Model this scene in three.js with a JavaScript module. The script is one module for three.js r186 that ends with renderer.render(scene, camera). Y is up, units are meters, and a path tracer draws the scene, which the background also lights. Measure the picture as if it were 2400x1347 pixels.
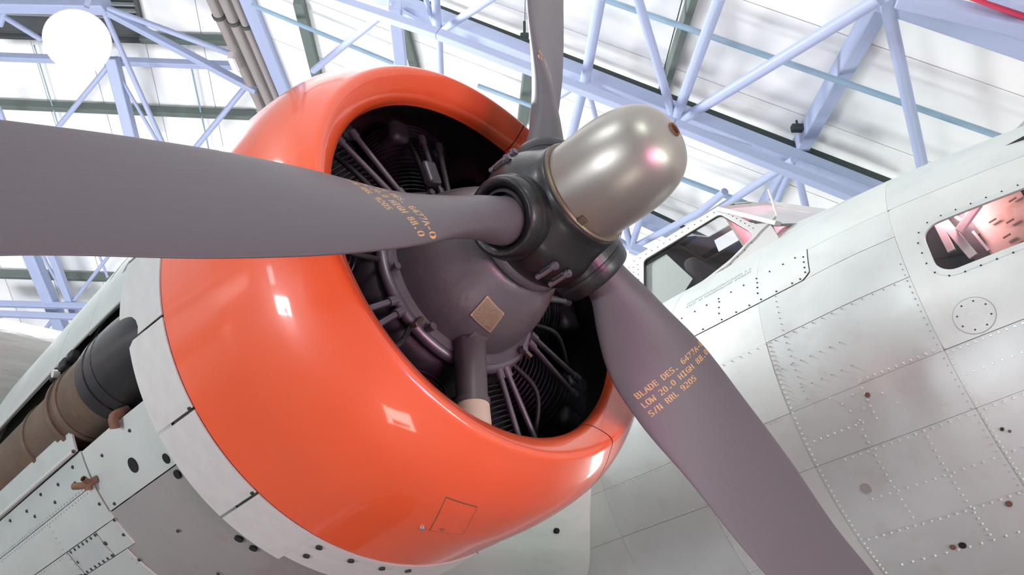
import * as THREE from 'three';
import { mergeGeometries } from 'three/addons/utils/BufferGeometryUtils.js';
import { RoundedBoxGeometry } from 'three/addons/geometries/RoundedBoxGeometry.js';
import { RectAreaLightUniformsLib } from 'three/addons/lights/RectAreaLightUniformsLib.js';

// ------------------------------------------------------------------ camera, sky, lights, exposure
const scene = new THREE.Scene();
scene.background = new THREE.Color(0xdfe6ee);
const renderer = new THREE.WebGLRenderer({ antialias: true });
renderer.toneMapping = THREE.LinearToneMapping;
renderer.toneMappingExposure = 0.88;
renderer.shadowMap.enabled = true;
RectAreaLightUniformsLib.init();
const camera = new THREE.PerspectiveCamera(2 * Math.atan(673.5 / 1880) * 180 / Math.PI, 2400 / 1347, 0.05, 200);
camera.position.set(0, 1.6, 0);
const PITCH = 24.5 * Math.PI / 180;
camera.lookAt(0, 1.6 + Math.sin(PITCH), -Math.cos(PITCH));

// every lamp of the hall: [kind, name, label, position, aim, width, height, colour, radiance, glow]
const LAMPS = [
  ['flood', 'floodlight', 'glaring round white floodlight hung under the roof truss at upper left', [-5.05, 8.07, -7.3], [-1.5, 2.0, -1.5], 0.7, 0.7, 0xfbfaff, 600, 6.0],
  ['panel', 'high_bay_lamp', 'white high-bay lamp panel hung over the hall behind the viewer, left of the ridge', [-6.5, 9.2, 3.0], [-2.0, 0, -1.0], 1.6, 0.9, 0xf4faff, 60, 4.0],
  ['panel', 'high_bay_lamp', 'white high-bay lamp panel hung over the hall behind the viewer, under the low slope', [1.6, 6.4, 4.2], [1.2, 0, 0.2], 1.3, 0.7, 0xf2fff6, 40, 4.0],
  ['up', 'floor_uplight', 'white floor uplight standing in front of the wing, left of the viewer', [-6.5, 0.4, 3.6], [-3.4, 7, -5.5], 2.0, 1.0, 0xf1f6ff, 85, 4.0],
  ['up', 'floor_uplight', 'white floor uplight standing under the aircraft nose, right of the viewer', [7.4, 0.4, 3.0], [3.6, 8, -4.0], 3.0, 2.0, 0xf4fff4, 26, 4.0],
  ['up', 'floor_uplight', 'wide white floor uplight standing behind the outer wing under the steep roof', [-9.5, 0.4, -7.5], [-8.8, 9, -13], 4.0, 2.0, 0xf6f5ff, 48, 4.0],
  ['up', 'floor_uplight', 'wide white floor uplight standing behind the engine nacelle under the low roof', [-3.0, 0.4, -10.5], [0.0, 8, -9], 4.5, 3.0, 0xf6f7ff, 12, 4.0],
  ['up', 'floor_uplight', 'white floor uplight standing beyond the fuselage under the low eaves', [6.4, 0.4, -9.2], [3.4, 7, -6.5], 2.2, 1.4, 0xf6fbf7, 18, 4.0],
  ['up', 'floor_uplight', 'pink floor uplight standing under the aircraft nose beside the white one', [3.2, 0.4, 2.2], [2.0, 3.0, -1.5], 1.2, 0.6, 0xff96cc, 72, 3.0],
  ['up', 'floor_spotlight', 'small white floor spotlight standing just below the engine, in front of the viewer', [.05, 0.35, -.62], [-.1, 2.1, -1.7], 0.55, 0.4, 0xfff6ee, 7, 4.0],
  ['display', 'display_panel', 'wide backlit white display panel on the wall behind the viewer', [-15.5, 1.9, 10.9], [-6, 1.9, 0], 3.4, 2.4, 0xfdfaff, 5, 3.0],
  ['display', 'display_panel', 'backlit white display panel on the left wall, the one nearer the viewer', [-18.9, 1.5, -1.4], [-6, 1.6, -1.6], 1.6, 2.0, 0xfdfaff, 5, 3.0],
  ['display', 'display_panel', 'backlit white display panel on the left wall, the one farther from the viewer', [-18.9, 1.5, -4.8], [-6, 1.6, -3], 1.2, 2.0, 0xfdfaff, 5, 3.0],
];

// ------------------------------------------------------------------ helpers
let SEED = 7;
const rnd = () => { SEED = (SEED * 1664525 + 1013904223) >>> 0; return SEED / 4294967296; };
const used = {};
function numbered(n) { const k = used[n] = (used[n] ?? -1) + 1; return k ? `${n}_${String(k).padStart(3, '0')}` : n; }
const D2R = Math.PI / 180;
const V = (x, y, z) => new THREE.Vector3(x, y, z);
function thing(name, label, category, pos = [0, 0, 0], group, kind) {
  const o = new THREE.Group(); o.name = numbered(name); o.position.set(...pos); scene.add(o);
  if (label) o.userData.label = label;
  if (category) o.userData.category = category;
  if (group) o.userData.group = group;
  if (kind) o.userData.kind = kind;
  return o;
}
function grp(name, parent, label) { const o = new THREE.Group(); o.name = numbered(name); parent.add(o); if (label) o.userData.label = label; return o; }
function part(name, geo, mat, parent, label, stuff) {
  const g = Array.isArray(geo) ? mergeGeometries(geo.map(q => { const c = q.index ? q.toNonIndexed() : q; for (const k of Object.keys(c.attributes)) if (!['position', 'normal', 'uv'].includes(k)) c.deleteAttribute(k); return c; })) : geo;
  const m = new THREE.Mesh(g, mat); m.name = numbered(name); m.castShadow = m.receiveShadow = true; parent.add(m);
  if (label) m.userData.label = label;
  if (stuff) m.userData.kind = 'stuff';
  return m;
}
// smooth parametric sheet, normals from the surface itself; uv in metres through uvf
function sheet(nu, nv, f, uvf = (u, v) => [u, v], flip = false) {
  const pos = [], nor = [], uv = [], idx = []; const e = 1e-4;
  for (let j = 0; j <= nv; j++) for (let i = 0; i <= nu; i++) {
    const u = i / nu, v = j / nv, p = f(u, v); pos.push(p.x, p.y, p.z);
    const u0 = Math.max(u - e, 0), u1 = Math.min(u + e, 1), v0 = Math.max(v - e, 0), v1 = Math.min(v + e, 1);
    let a = f(u1, v).sub(f(u0, v)), b = f(u, v1).sub(f(u, v0));
    if (a.lengthSq() < 1e-16) { const vv = v < .5 ? v + .01 : v - .01; a = f(u1, vv).sub(f(u0, vv)); }
    const n = a.cross(b).normalize(); if (flip) n.negate(); nor.push(n.x, n.y, n.z);
    uv.push(...uvf(u, v));
  }
  const w = nu + 1;
  for (let j = 0; j < nv; j++) for (let i = 0; i < nu; i++) {
    const a = j * w + i, b = a + 1, c = a + w, d = c + 1;
    if (flip) idx.push(a, c, b, b, c, d); else idx.push(a, b, c, b, d, c);
  }
  const g = new THREE.BufferGeometry();
  g.setAttribute('position', new THREE.Float32BufferAttribute(pos, 3)); g.setAttribute('normal', new THREE.Float32BufferAttribute(nor, 3));
  g.setAttribute('uv', new THREE.Float32BufferAttribute(uv, 2)); g.setIndex(idx); return g;
}
// closed thick panel: outer sheet f(u,v), thickness th inwards along its own normal, plus four edges
function slab(nu, nv, f, th, uvf) {
  const nrm = (u, v) => { const e = 1e-3; const a = f(Math.min(u + e, 1), v).sub(f(Math.max(u - e, 0), v)), b = f(u, Math.min(v + e, 1)).sub(f(u, Math.max(v - e, 0))); return a.cross(b).normalize(); };
  const inn = (u, v) => f(u, v).addScaledVector(nrm(u, v), -th);
  const edge = (n, pt, fl) => sheet(n, 1, (t, k) => { const [u, v] = pt(t); return k < .5 ? f(u, v).lerp(inn(u, v), k) : inn(u, v).lerp(f(u, v), 1 - k); }, (a, b) => [a, b], fl);
  return mg([sheet(nu, nv, f, uvf), sheet(Math.max(1, nu >> 1), Math.max(1, nv >> 1), inn, uvf, true),
    edge(nu, t => [t, 0], true), edge(nu, t => [t, 1], false), edge(nv, t => [0, t], false), edge(nv, t => [1, t], true)]);
}
function mg(list) { return mergeGeometries(list.map(q => q.index ? q.toNonIndexed() : q)); }
// catmull-rom through control points
function curve2(ctrl, n = 10) {
  const P = [ctrl[0].map((v, i) => 2 * v - ctrl[1][i]), ...ctrl, ctrl.at(-1).map((v, i) => 2 * v - ctrl.at(-2)[i])], out = [];
  for (let k = 1; k < P.length - 2; k++) for (let s = 0; s < n; s++) {
    const t = s / n, [a, b, c, d] = P.slice(k - 1, k + 3);
    out.push(b.map((_, i) => .5 * (2 * b[i] + (c[i] - a[i]) * t + (2 * a[i] - 5 * b[i] + 4 * c[i] - d[i]) * t * t + (-a[i] + 3 * b[i] - 3 * c[i] + d[i]) * t ** 3)));
  }
  out.push(ctrl.at(-1)); return out;
}
function along(list, t) { const x = t * (list.length - 1), i = Math.min(Math.floor(x), list.length - 2), k = x - i; return list[i].map((v, q) => v + (list[i + 1][q] - v) * k); }
// turned part about the local z axis; profile [z, r]
function turned(profile, a0 = 0, a1 = 360, n = 96, smooth = 8, c = [0, 0]) {
  const pr = smooth ? curve2(profile, smooth) : profile;
  const A = Math.max(3, Math.round(n * (a1 - a0) / 360));
  if (smooth) return sheet(A, pr.length - 1, (u, v) => { const [z, r] = along(pr, v), a = (a0 + (a1 - a0) * u) * D2R; return V(c[0] + r * Math.cos(a), c[1] + r * Math.sin(a), z); }, (u, v) => { const [z, r] = along(pr, v); return [(a0 + (a1 - a0) * u) * D2R * .6, v * .6]; });
  const l = []; for (let k = 0; k < pr.length - 1; k++) l.push(sheet(A, 1, (u, v) => { const z = pr[k][0] + (pr[k + 1][0] - pr[k][0]) * v, r = pr[k][1] + (pr[k + 1][1] - pr[k][1]) * v, a = (a0 + (a1 - a0) * u) * D2R; return V(c[0] + r * Math.cos(a), c[1] + r * Math.sin(a), z); }));
  return mg(l);
}
// box or round bar between two points
function bar(a, b, w, h = w, up = V(0, 1, 0)) {
  const A = V(...a), B = V(...b), d = B.clone().sub(A), L = d.length(); d.normalize();
  const x = new THREE.Vector3().crossVectors(up, d); if (x.lengthSq() < 1e-4) x.set(1, 0, 0).cross(d); x.normalize(); const y = new THREE.Vector3().crossVectors(d, x);
  const r = Math.min(w, h) * .12;
  return new RoundedBoxGeometry(w, h, L, 2, r).applyMatrix4(new THREE.Matrix4().makeBasis(x, y, d).setPosition(A.add(B).multiplyScalar(.5)));
}
function rod(a, b, r, r2 = r, n = 14) {
  const A = V(...a), B = V(...b), d = B.clone().sub(A), g = new THREE.CylinderGeometry(r2, r, d.length(), n);
  return g.applyQuaternion(new THREE.Quaternion().setFromUnitVectors(V(0, 1, 0), d.clone().normalize())).translate(...A.add(B).multiplyScalar(.5).toArray());
}
function tube(pts, r, n = 24, rs = 12) { return new THREE.TubeGeometry(new THREE.CatmullRomCurve3(pts.map(p => V(...p))), n, r, rs); }
function quadSlab(p, th, bevel) { // p: four Vector3 corners, thickness along -normal
  const f = (u, v) => p[0].clone().lerp(p[1], u).lerp(p[3].clone().lerp(p[2], u), v);
  return slab(1, 1, f, th, (u, v) => [u * p[0].distanceTo(p[1]), v * p[0].distanceTo(p[3])]);
}

// ------------------------------------------------------------------ procedural textures
function hash(x, y, s) { let h = (x * 374761393 + y * 668265263 + s * 974634777) | 0; h = Math.imul(h ^ (h >>> 13), 1274126177); return ((h ^ (h >>> 16)) >>> 0) / 4294967296; }
function vnoise(x, y, per, s) { const X = Math.floor(x), Y = Math.floor(y), fx = x - X, fy = y - Y, sx = fx * fx * (3 - 2 * fx), sy = fy * fy * (3 - 2 * fy); const m = k => ((k % per) + per) % per; const q = (i, j) => hash(m(X + i), m(Y + j), s); return (q(0, 0) * (1 - sx) + q(1, 0) * sx) * (1 - sy) + (q(0, 1) * (1 - sx) + q(1, 1) * sx) * sy; }
function fbm(u, v, base, oct, s) { let a = .5, t = 0, n = 0, f = base; for (let k = 0; k < oct; k++) { t += a * vnoise(u * f, v * f, f, s + k); n += a; a *= .55; f *= 2; } return t / n; }
function dataTex(size, fn, srgb) { const d = new Uint8Array(size * size * 4); for (let j = 0; j < size; j++) for (let i = 0; i < size; i++) { const c = fn(i / size, j / size); const o = (j * size + i) * 4; d[o] = c[0]; d[o + 1] = c[1]; d[o + 2] = c[2]; d[o + 3] = 255; } const t = new THREE.DataTexture(d, size, size); t.wrapS = t.wrapT = THREE.RepeatWrapping; t.magFilter = THREE.LinearFilter; t.minFilter = THREE.LinearMipmapLinearFilter; t.generateMipmaps = true; if (srgb) t.colorSpace = THREE.SRGBColorSpace; t.needsUpdate = true; return t; }
const hex = h => [(h >> 16) & 255, (h >> 8) & 255, h & 255];
function tinted(c, amp, base, s, spots = 0, spotCol = 0x806a50) { const C = hex(c), S = hex(spotCol); return dataTex(512, (u, v) => { const n = fbm(u, v, base, 5, s) - .5, g = hash(u * 512 | 0, v * 512 | 0, s) - .5; const k = spots ? Math.max(0, Math.min(1, (fbm(u, v, base * 2, 4, s + 30) - .62) * 9)) * spots : 0; return C.map((q, i) => Math.max(0, Math.min(255, (q * (1 + n * amp + g * amp * .35)) * (1 - k) + S[i] * k))); }, true); }
function grey(lo, hi, base, s) { return dataTex(512, (u, v) => { const n = lo + (hi - lo) * fbm(u, v, base, 5, s); return [n * 255, n * 255, n * 255]; }); }
const std = (o) => new THREE.MeshStandardMaterial(o);
const phy = (o) => new THREE.MeshPhysicalMaterial(o);
const bumpA = grey(0, 1, 8, 3), bumpB = grey(0, 1, 32, 5);
const roughA = grey(.75, 1, 6, 9);
const M = {
  orange: phy({ map: tinted(0xdf5426, .06, 6, 11, .2, 0xd85c34), roughness: .42, clearcoat: 1, clearcoatRoughness: .08, bumpMap: bumpA, bumpScale: .0006 }),
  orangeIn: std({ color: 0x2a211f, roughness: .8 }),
  flap: std({ map: tinted(0xc2c2be, .06, 6, 13, .2, 0xb5b0a8), roughness: .45, metalness: .15 }),
  skin: std({ map: tinted(0xc8cfc9, .06, 5, 17, .12, 0xb8b2ac), roughness: .5, metalness: .4, roughnessMap: roughA, bumpMap: bumpA, bumpScale: .001 }),
  skinB: std({ map: tinted(0xc3cbc6, .07, 5, 19, .18, 0xb4ada8), roughness: .48, metalness: .4, roughnessMap: roughA, bumpMap: bumpA, bumpScale: .0015 }),
  skinGrey: std({ map: tinted(0xa19e9a, .12, 5, 23, .3, 0x94867c), roughness: .5, metalness: .35, bumpMap: bumpA, bumpScale: .002 }),
  skinDull: std({ color: 0xabb2ad, roughness: .6, metalness: .3 }),
  hull: std({ color: 0x6d736e, roughness: .9 }),
  dark: std({ map: tinted(0x2b2a2c, .3, 10, 29, .4, 0x3b3430), roughness: .55, metalness: .3 }),
  blackGloss: phy({ color: 0x0d0d11, roughness: .45, clearcoat: .3, clearcoatRoughness: .25, bumpMap: bumpB, bumpScale: .0006 }),
  gear: std({ map: tinted(0x66666a, .12, 8, 31, .35, 0x6a625c), roughness: .42, metalness: .25, bumpMap: bumpB, bumpScale: .0008 }),
  engine: std({ map: tinted(0x37343a, .3, 10, 37, .4, 0x4a423e), roughness: .5, metalness: .35 }),
  tubeGrey: std({ color: 0x6d6770, roughness: .35, metalness: .5 }),
  sump: std({ color: 0x5c565a, roughness: .45, metalness: .3 }), beige: std({ map: tinted(0xc0b09c, .1, 8, 41), roughness: .6 }),
  dome: std({ map: tinted(0xa8a49c, .03, 6, 43), roughness: .4, metalness: .85 }),
  brass: std({ color: 0x75695a, roughness: .4, metalness: .7 }),

  exhaust: std({ map: tinted(0x685a4d, .25, 8, 47, .7, 0x7d6248), roughness: .5, metalness: .45, bumpMap: bumpB, bumpScale: .001 }),
  exhaustDark: phy({ color: 0x2c2c2f, roughness: .36, metalness: .5, clearcoat: .5, clearcoatRoughness: .25 }),
  rust: std({ map: tinted(0x6b4f3c, .4, 10, 53), roughness: .8 }),
  screw: std({ color: 0x2f3a33, roughness: .6, metalness: .4 }), rivet: std({ color: 0xd5d6d2, roughness: .4, metalness: .5 }),
  hole: std({ color: 0x101214, roughness: .95 }),
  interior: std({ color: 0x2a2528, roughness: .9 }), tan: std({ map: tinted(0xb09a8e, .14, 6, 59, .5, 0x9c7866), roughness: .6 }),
  strut: std({ color: 0xe8d8d8, roughness: .5 }), coaming: std({ color: 0x8f9992, roughness: .6 }),
  glass: phy({ color: 0xffffff, roughness: .04, transmission: 1, thickness: 0, ior: 1.5 }),
  hazeGlass: phy({ color: 0xf1eded, roughness: .25, transmission: .45, thickness: 0, ior: 1.5 }),
  blue: std({ map: tinted(0xa2adc9, .05, 6, 61), roughness: .5 }), purlin: std({ map: tinted(0x66716a, .12, 8, 67), roughness: .7 }),
  trim: std({ color: 0x39423f, roughness: .8 }), rod: std({ color: 0x8aa5b8, roughness: .5 }),
  red: std({ color: 0xd2405c, roughness: .4 }),
  roof: std({ map: tinted(0xf1f2ef, .02, 4, 71), roughness: .85 }), roof2: std({ map: tinted(0xeceeec, .025, 4, 73), roughness: .85 }),
  wall: std({ map: tinted(0xd9dbdc, .04, 4, 79), roughness: .9 }), floor: std({ map: tinted(0x9b9a97, .1, 6, 83, .4, 0x8d8a86), roughness: .5 }),
  pipe: std({ map: tinted(0x99918e, .12, 8, 89, .3, 0x6f6a66), roughness: .6 }), pipeDark: std({ color: 0x4c4f4b, roughness: .7 }),
  box: std({ color: 0xe8dedf, roughness: .6 }), louvre: std({ color: 0x9fa6a6, roughness: .6 }), louvreDark: std({ color: 0x4b4f50, roughness: .8 }),
  tyre: std({ color: 0x1a1a1b, roughness: .85 }), metal: std({ color: 0xa8abae, roughness: .4, metalness: .7 }),
};
for (const m of Object.values(M)) if (!m.transmission) m.side = THREE.DoubleSide;
const x0=-4.521,hE=10.60,H0=19.60;
const MEMBERS={
 purlins:[['purlin',[-2.92,9.72,-8.35],[-3.09,9.80,-10.75],0.14,0.16],
  ['purlin',[-1.41,9.00,-8.05],[-1.34,8.97,-8.98],0.1,0.16],
  ['purlin',[0.22,8.22,-7.79],[0.13,8.26,-9.26],0.13,0.16],
  ['purlin',[1.78,7.47,-5.81],[1.74,7.49,-7.64],0.08,0.16]],
 purlins2:[['purlin',[3.21,6.76,-5.26],[3.23,6.76,-7.83],0.15,0.2],
  ['purlin',[3.22,6.76,-7.88],[3.22,6.76,-9.02],0.15,0.2]],
 main_truss:[['top_chord',[-1.60,8.65,-7.14],[4.08,5.93,-7.29],0.15,0.17],
  ['edge_trim',[-1.56,8.96,-7.41],[4.27,6.17,-7.51],0.07,0.15],
  ['bottom_chord',[-0.80,7.71,-6.78],[1.66,6.53,-6.79],0.1,0.1],
  ['bottom_chord',[1.66,6.53,-6.79],[3.81,5.50,-6.86],0.1,0.1],
  ['bottom_chord',[-2.07,8.32,-6.87],[-0.80,7.71,-6.78],0.1,0.1],
  ['web_member',[-0.84,8.00,-7.09],[-0.94,8.05,-6.57],0.06,0.06],
  ['web_member',[-0.84,8.00,-7.09],[-0.82,7.99,-6.51],0.1,0.1],
  ['web_member',[-0.84,8.00,-7.09],[-0.17,7.69,-6.20],0.09,0.09],
  ['web_member',[-0.83,8.00,-7.14],[-0.88,8.02,-8.04],0.08,0.08],
  ['web_member',[0.79,7.22,-6.93],[0.83,7.20,-5.71],0.11,0.11],
  ['web_member',[0.79,7.22,-6.93],[0.69,7.27,-8.42],0.11,0.11],
  ['web_member',[0.81,7.21,-6.99],[1.02,7.11,-7.75],0.06,0.06],
  ['web_member',[0.78,7.23,-6.97],[0.49,7.37,-7.48],0.06,0.06],
  ['web_member',[1.74,6.77,-7.07],[1.14,7.05,-5.55],0.09,0.09],
  ['web_member',[1.74,6.77,-7.07],[1.79,6.74,-5.24],0.11,0.11],
  ['web_member',[1.76,6.76,-7.08],[2.86,6.23,-4.74],0.11,0.11],
  ['web_member',[2.90,6.21,-6.96],[2.30,6.50,-8.83],0.09,0.09],
  ['web_member',[2.90,6.21,-6.96],[2.98,6.18,-8.00],0.07,0.07],
  ['web_member',[2.91,6.21,-6.98],[3.24,6.05,-7.68],0.08,0.08],
  ['web_member',[-1.32,8.23,-6.88],[-2.74,8.91,-8.83],0.09,0.09],
  ['web_member',[-1.32,8.23,-6.88],[-1.40,8.27,-8.22],0.15,0.15],
  ['web_member',[-1.30,8.23,-6.94],[-0.82,8.00,-7.10],0.05,0.05],
  ['web_member',[0.79,7.22,-6.96],[1.38,6.94,-7.07],0.06,0.06],
  ['web_member',[1.76,6.76,-7.09],[2.50,6.41,-7.02],0.05,0.05],
  ['web_member',[2.92,6.20,-6.99],[3.64,5.86,-7.01],0.09,0.09]],
 second_truss:[['top_chord',[1.41,7.21,-9.56],[2.56,6.65,-9.71],0.15,0.17],
  ['edge_trim',[1.51,7.43,-9.83],[2.70,6.86,-9.98],0.1,0.15],
  ['web_member',[1.68,6.80,-10.08],[1.50,6.88,-9.41],0.09,0.09],
  ['web_member',[1.68,6.80,-10.08],[1.69,6.79,-8.97],0.09,0.09],
  ['web_member',[1.68,6.80,-10.08],[2.29,6.50,-8.54],0.09,0.09],
  ['web_member',[2.29,6.50,-8.54],[2.45,6.43,-7.94],0.09,0.09],
  ['web_member',[1.68,6.80,-10.08],[1.34,6.96,-9.91],0.09,0.09],
  ['bottom_chord',[1.59,6.56,-9.59],[1.88,6.42,-9.58],0.12,0.12]],
 upper_truss:[['top_chord',[2.98,6.45,-4.92],[4.14,5.90,-4.93],0.2,0.2],
  ['bottom_chord',[2.88,6.05,-4.55],[3.76,5.63,-4.43],0.12,0.12],
  ['web_member',[2.97,6.34,-4.85],[3.99,5.86,-6.61],0.11,0.11],
  ['web_member',[3.34,5.78,-4.25],[3.65,5.63,-4.25],0.08,0.08]],
 brace:[['brace_rod',[0.87,7.68,-6.21],[4.52,5.94,-6.17],0.06,0.06],
  ['brace_rod',[-3.64,9.85,-8.57],[-1.44,8.79,-8.64],0.06,0.06],
  ['brace_rod',[-0.44,8.31,-8.40],[0.27,7.97,-8.39],0.06,0.06],
  ['brace_rod',[1.96,7.16,-8.69],[3.13,6.60,-8.66],0.07,0.07]],
 pipe:[['red_pipe',[3.28,5.87,-4.35],[3.73,5.65,-4.37],0.06,0.06]],
 left_purlins:[['purlin',[-9.92,11.05,-12.36],[-4.82,10.81,-12.40],0.13,0.16],
  ['purlin',[-11.18,8.95,-15.43],[-8.15,8.84,-15.41],0.13,0.16],
  ['purlin',[-11.77,7.96,-16.87],[-9.95,7.85,-16.92],0.13,0.16],
  ['purlin',[-6.68,11.67,-11.28],[-5.06,11.61,-11.27],0.13,0.16]],
 left_truss:[['top_chord',[-8.52,11.29,-10.01],[-6.61,11.23,-9.99],0.22,0.3],
  ['web_member',[-9.21,11.20,-11.22],[-4.58,11.00,-11.24],0.12,0.12],
  ['web_member',[-6.69,11.21,-10.02],[-4.41,10.65,-10.68],0.1,0.1],
  ['web_member',[-6.70,11.19,-10.05],[-4.38,10.36,-11.10],0.12,0.12],
  ['web_member',[-6.70,11.19,-10.05],[-6.20,9.81,-11.99],0.09,0.09],
  ['web_member',[-6.95,11.01,-11.02],[-6.95,10.00,-12.46],0.2,0.2],
  ['web_member',[-6.94,10.90,-11.17],[-6.44,10.03,-12.38],0.06,0.06],
  ['web_member',[-6.97,10.96,-11.08],[-8.38,10.26,-12.17],0.09,0.09],
  ['web_member',[-4.42,10.81,-11.15],[-5.84,10.02,-12.36],0.1,0.1],
  ['web_member',[-8.59,11.33,-10.30],[-7.97,11.06,-10.65],0.09,0.09],
  ['web_member',[-9.26,10.55,-11.80],[-9.24,10.32,-12.13],0.1,0.1],
  ['web_member',[-8.32,11.47,-10.09],[-8.63,11.22,-10.47],0.1,0.1]],
 lower_left_truss:[['bottom_chord',[-10.71,8.14,-15.15],[-8.49,8.07,-15.13],0.12,0.12],
  ['bottom_chord',[-10.63,7.91,-15.13],[-8.44,7.82,-15.13],0.12,0.12],
  ['web_member',[-9.59,8.86,-14.23],[-9.45,7.63,-15.99],0.24,0.24],
  ['web_member',[-9.37,8.83,-14.26],[-9.07,7.99,-15.45],0.06,0.06],
  ['web_member',[-9.16,8.83,-14.26],[-9.08,7.87,-15.62],0.14,0.14],
  ['web_member',[-7.98,8.81,-14.22],[-9.13,8.14,-15.24],0.07,0.07],
  ['web_member',[-10.73,8.05,-15.47],[-10.66,7.19,-16.68],0.06,0.06],
  ['web_member',[-9.54,7.99,-15.48],[-10.85,7.19,-16.69],0.08,0.08],
  ['web_member',[-8.21,8.80,-14.25],[-8.17,8.51,-14.66],0.05,0.05]],
 seams:[['panel_joint',[-8.65,11.61,-11.39],[-8.64,10.75,-12.61],0.025,0.025],
  ['panel_joint',[-5.85,11.49,-11.40],[-5.83,10.40,-12.95],0.03,0.03]],
};

// ------------------------------------------------------------------ the hall
const TS = Math.tan(25.6 * D2R), TL = .70, RZ = -5.0;             // right roof pitch; left roof pitch; ridge of the left roof
const roofR = (x, z) => V(x, hE - TS * (x - x0), z);
const CXL = Math.tan(2.3 * D2R);
const ridgeY = H0 + TL * RZ;
const roofL = (x, z) => V(x, (z < RZ ? H0 + TL * z : ridgeY - TL * (z - RZ)) - CXL * (x - x0), z);
const XR = 11, XL = -19, ZB = -23, ZF = 11;
const ceiling = thing('ceiling', 'white panelled hangar roof, low slope at right and steep slope at left', null, [0, 0, 0], null, 'structure');
{
  const gap = .006;
  // right slope: panels between the purlins, then plain sheets beyond what is seen
  const xs = [x0, -2.98, -1.42, .15, 1.72, 3.24, 4.8], zs = []; for (let z = -14.6; z <= -2.2; z += 1.24) zs.push(z);
  let k = 0;
  for (let i = 0; i < xs.length - 1; i++) for (let j = 0; j < zs.length - 1; j++) {
    const a = xs[i] + gap, b = xs[i + 1] - gap, c = zs[j] + gap, d = zs[j + 1] - gap;
    part('ceiling_panel', quadSlab([roofR(a, c), roofR(b, c), roofR(b, d), roofR(a, d)], .05), (k++ * 7) % 3 ? M.roof : M.roof2, ceiling);
  }
  const lift = (p, o) => { p.y += o; return p; };
  const deck = (f, x0_, x1_, z0_, z1_, o) => quadSlab([lift(f(x0_, z0_), o), lift(f(x1_, z0_), o), lift(f(x1_, z1_), o), lift(f(x0_, z1_), o)], .12);
  part('roof_deck', [deck(roofR, x0, XR, ZB, ZF, .2)], M.wall, ceiling);
  // left slope
  const xl = []; for (let x = x0 - .02; x > -13.6; x -= 1.06) xl.push(x);
  const zl = [-18.4, -16.9, -15.4, -13.9, -12.4, -11.3, -9.9, -8.4];
  for (let i = 0; i < xl.length - 1; i++) for (let j = 0; j < zl.length - 1; j++) {
    const a = xl[i + 1] + gap, b = xl[i] - gap, c = zl[j] + gap, d = zl[j + 1] - gap;
    part('ceiling_panel', quadSlab([roofL(a, c), roofL(b, c), roofL(b, d), roofL(a, d)], .05), (k++ * 7) % 3 ? M.roof : M.roof2, ceiling);
  }
  part('roof_deck', [deck(roofL, XL, x0, ZB, RZ, .22), deck(roofL, XL, x0, RZ, ZF, .22)], M.wall, ceiling);
  for (const g of ['purlins', 'purlins2', 'left_purlins']) for (const [n, a, b, w, h] of MEMBERS[g]) part('purlin', bar(a, b, w, h), g === 'purlins2' ? M.blue : M.purlin, ceiling);
  for (const [n, a, b, w] of MEMBERS.seams) part('sag_rod', rod(a, b, w / 2), M.rod, ceiling);
  for (const [n, a, b, w] of MEMBERS.brace) part('brace_rod', rod(a, b, w / 2), M.rod, ceiling);
}
function truss(name, key, label, group) {
  const t = thing(name, label, 'truss', MEMBERS[key][0][1], group); const p = MEMBERS[key][0][1];
  for (const [n, a, b, w, h] of MEMBERS[key]) { const s = q => q.map((v, i) => v - p[i]); part(n, n === 'web_member' && w < .12 ? rod(s(a), s(b), w / 2) : bar(s(a), s(b), w, h), n === 'edge_trim' ? M.trim : M.blue, t); }
}
truss('roof_truss', 'main_truss', 'long pale blue roof truss running above the propeller dome across the white ceiling');
truss('roof_truss', 'second_truss', 'short stretch of pale blue truss seen between propeller dome and cockpit window');
truss('roof_truss', 'upper_truss', 'heavy blue truss beam at the upper right corner beside the red pipe');
truss('roof_truss', 'left_truss', 'hazy pale blue truss around the glaring floodlight at upper left');
truss('roof_truss', 'lower_left_truss', 'pale blue truss seen under the left propeller blade beside the engine nacelle');
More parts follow.
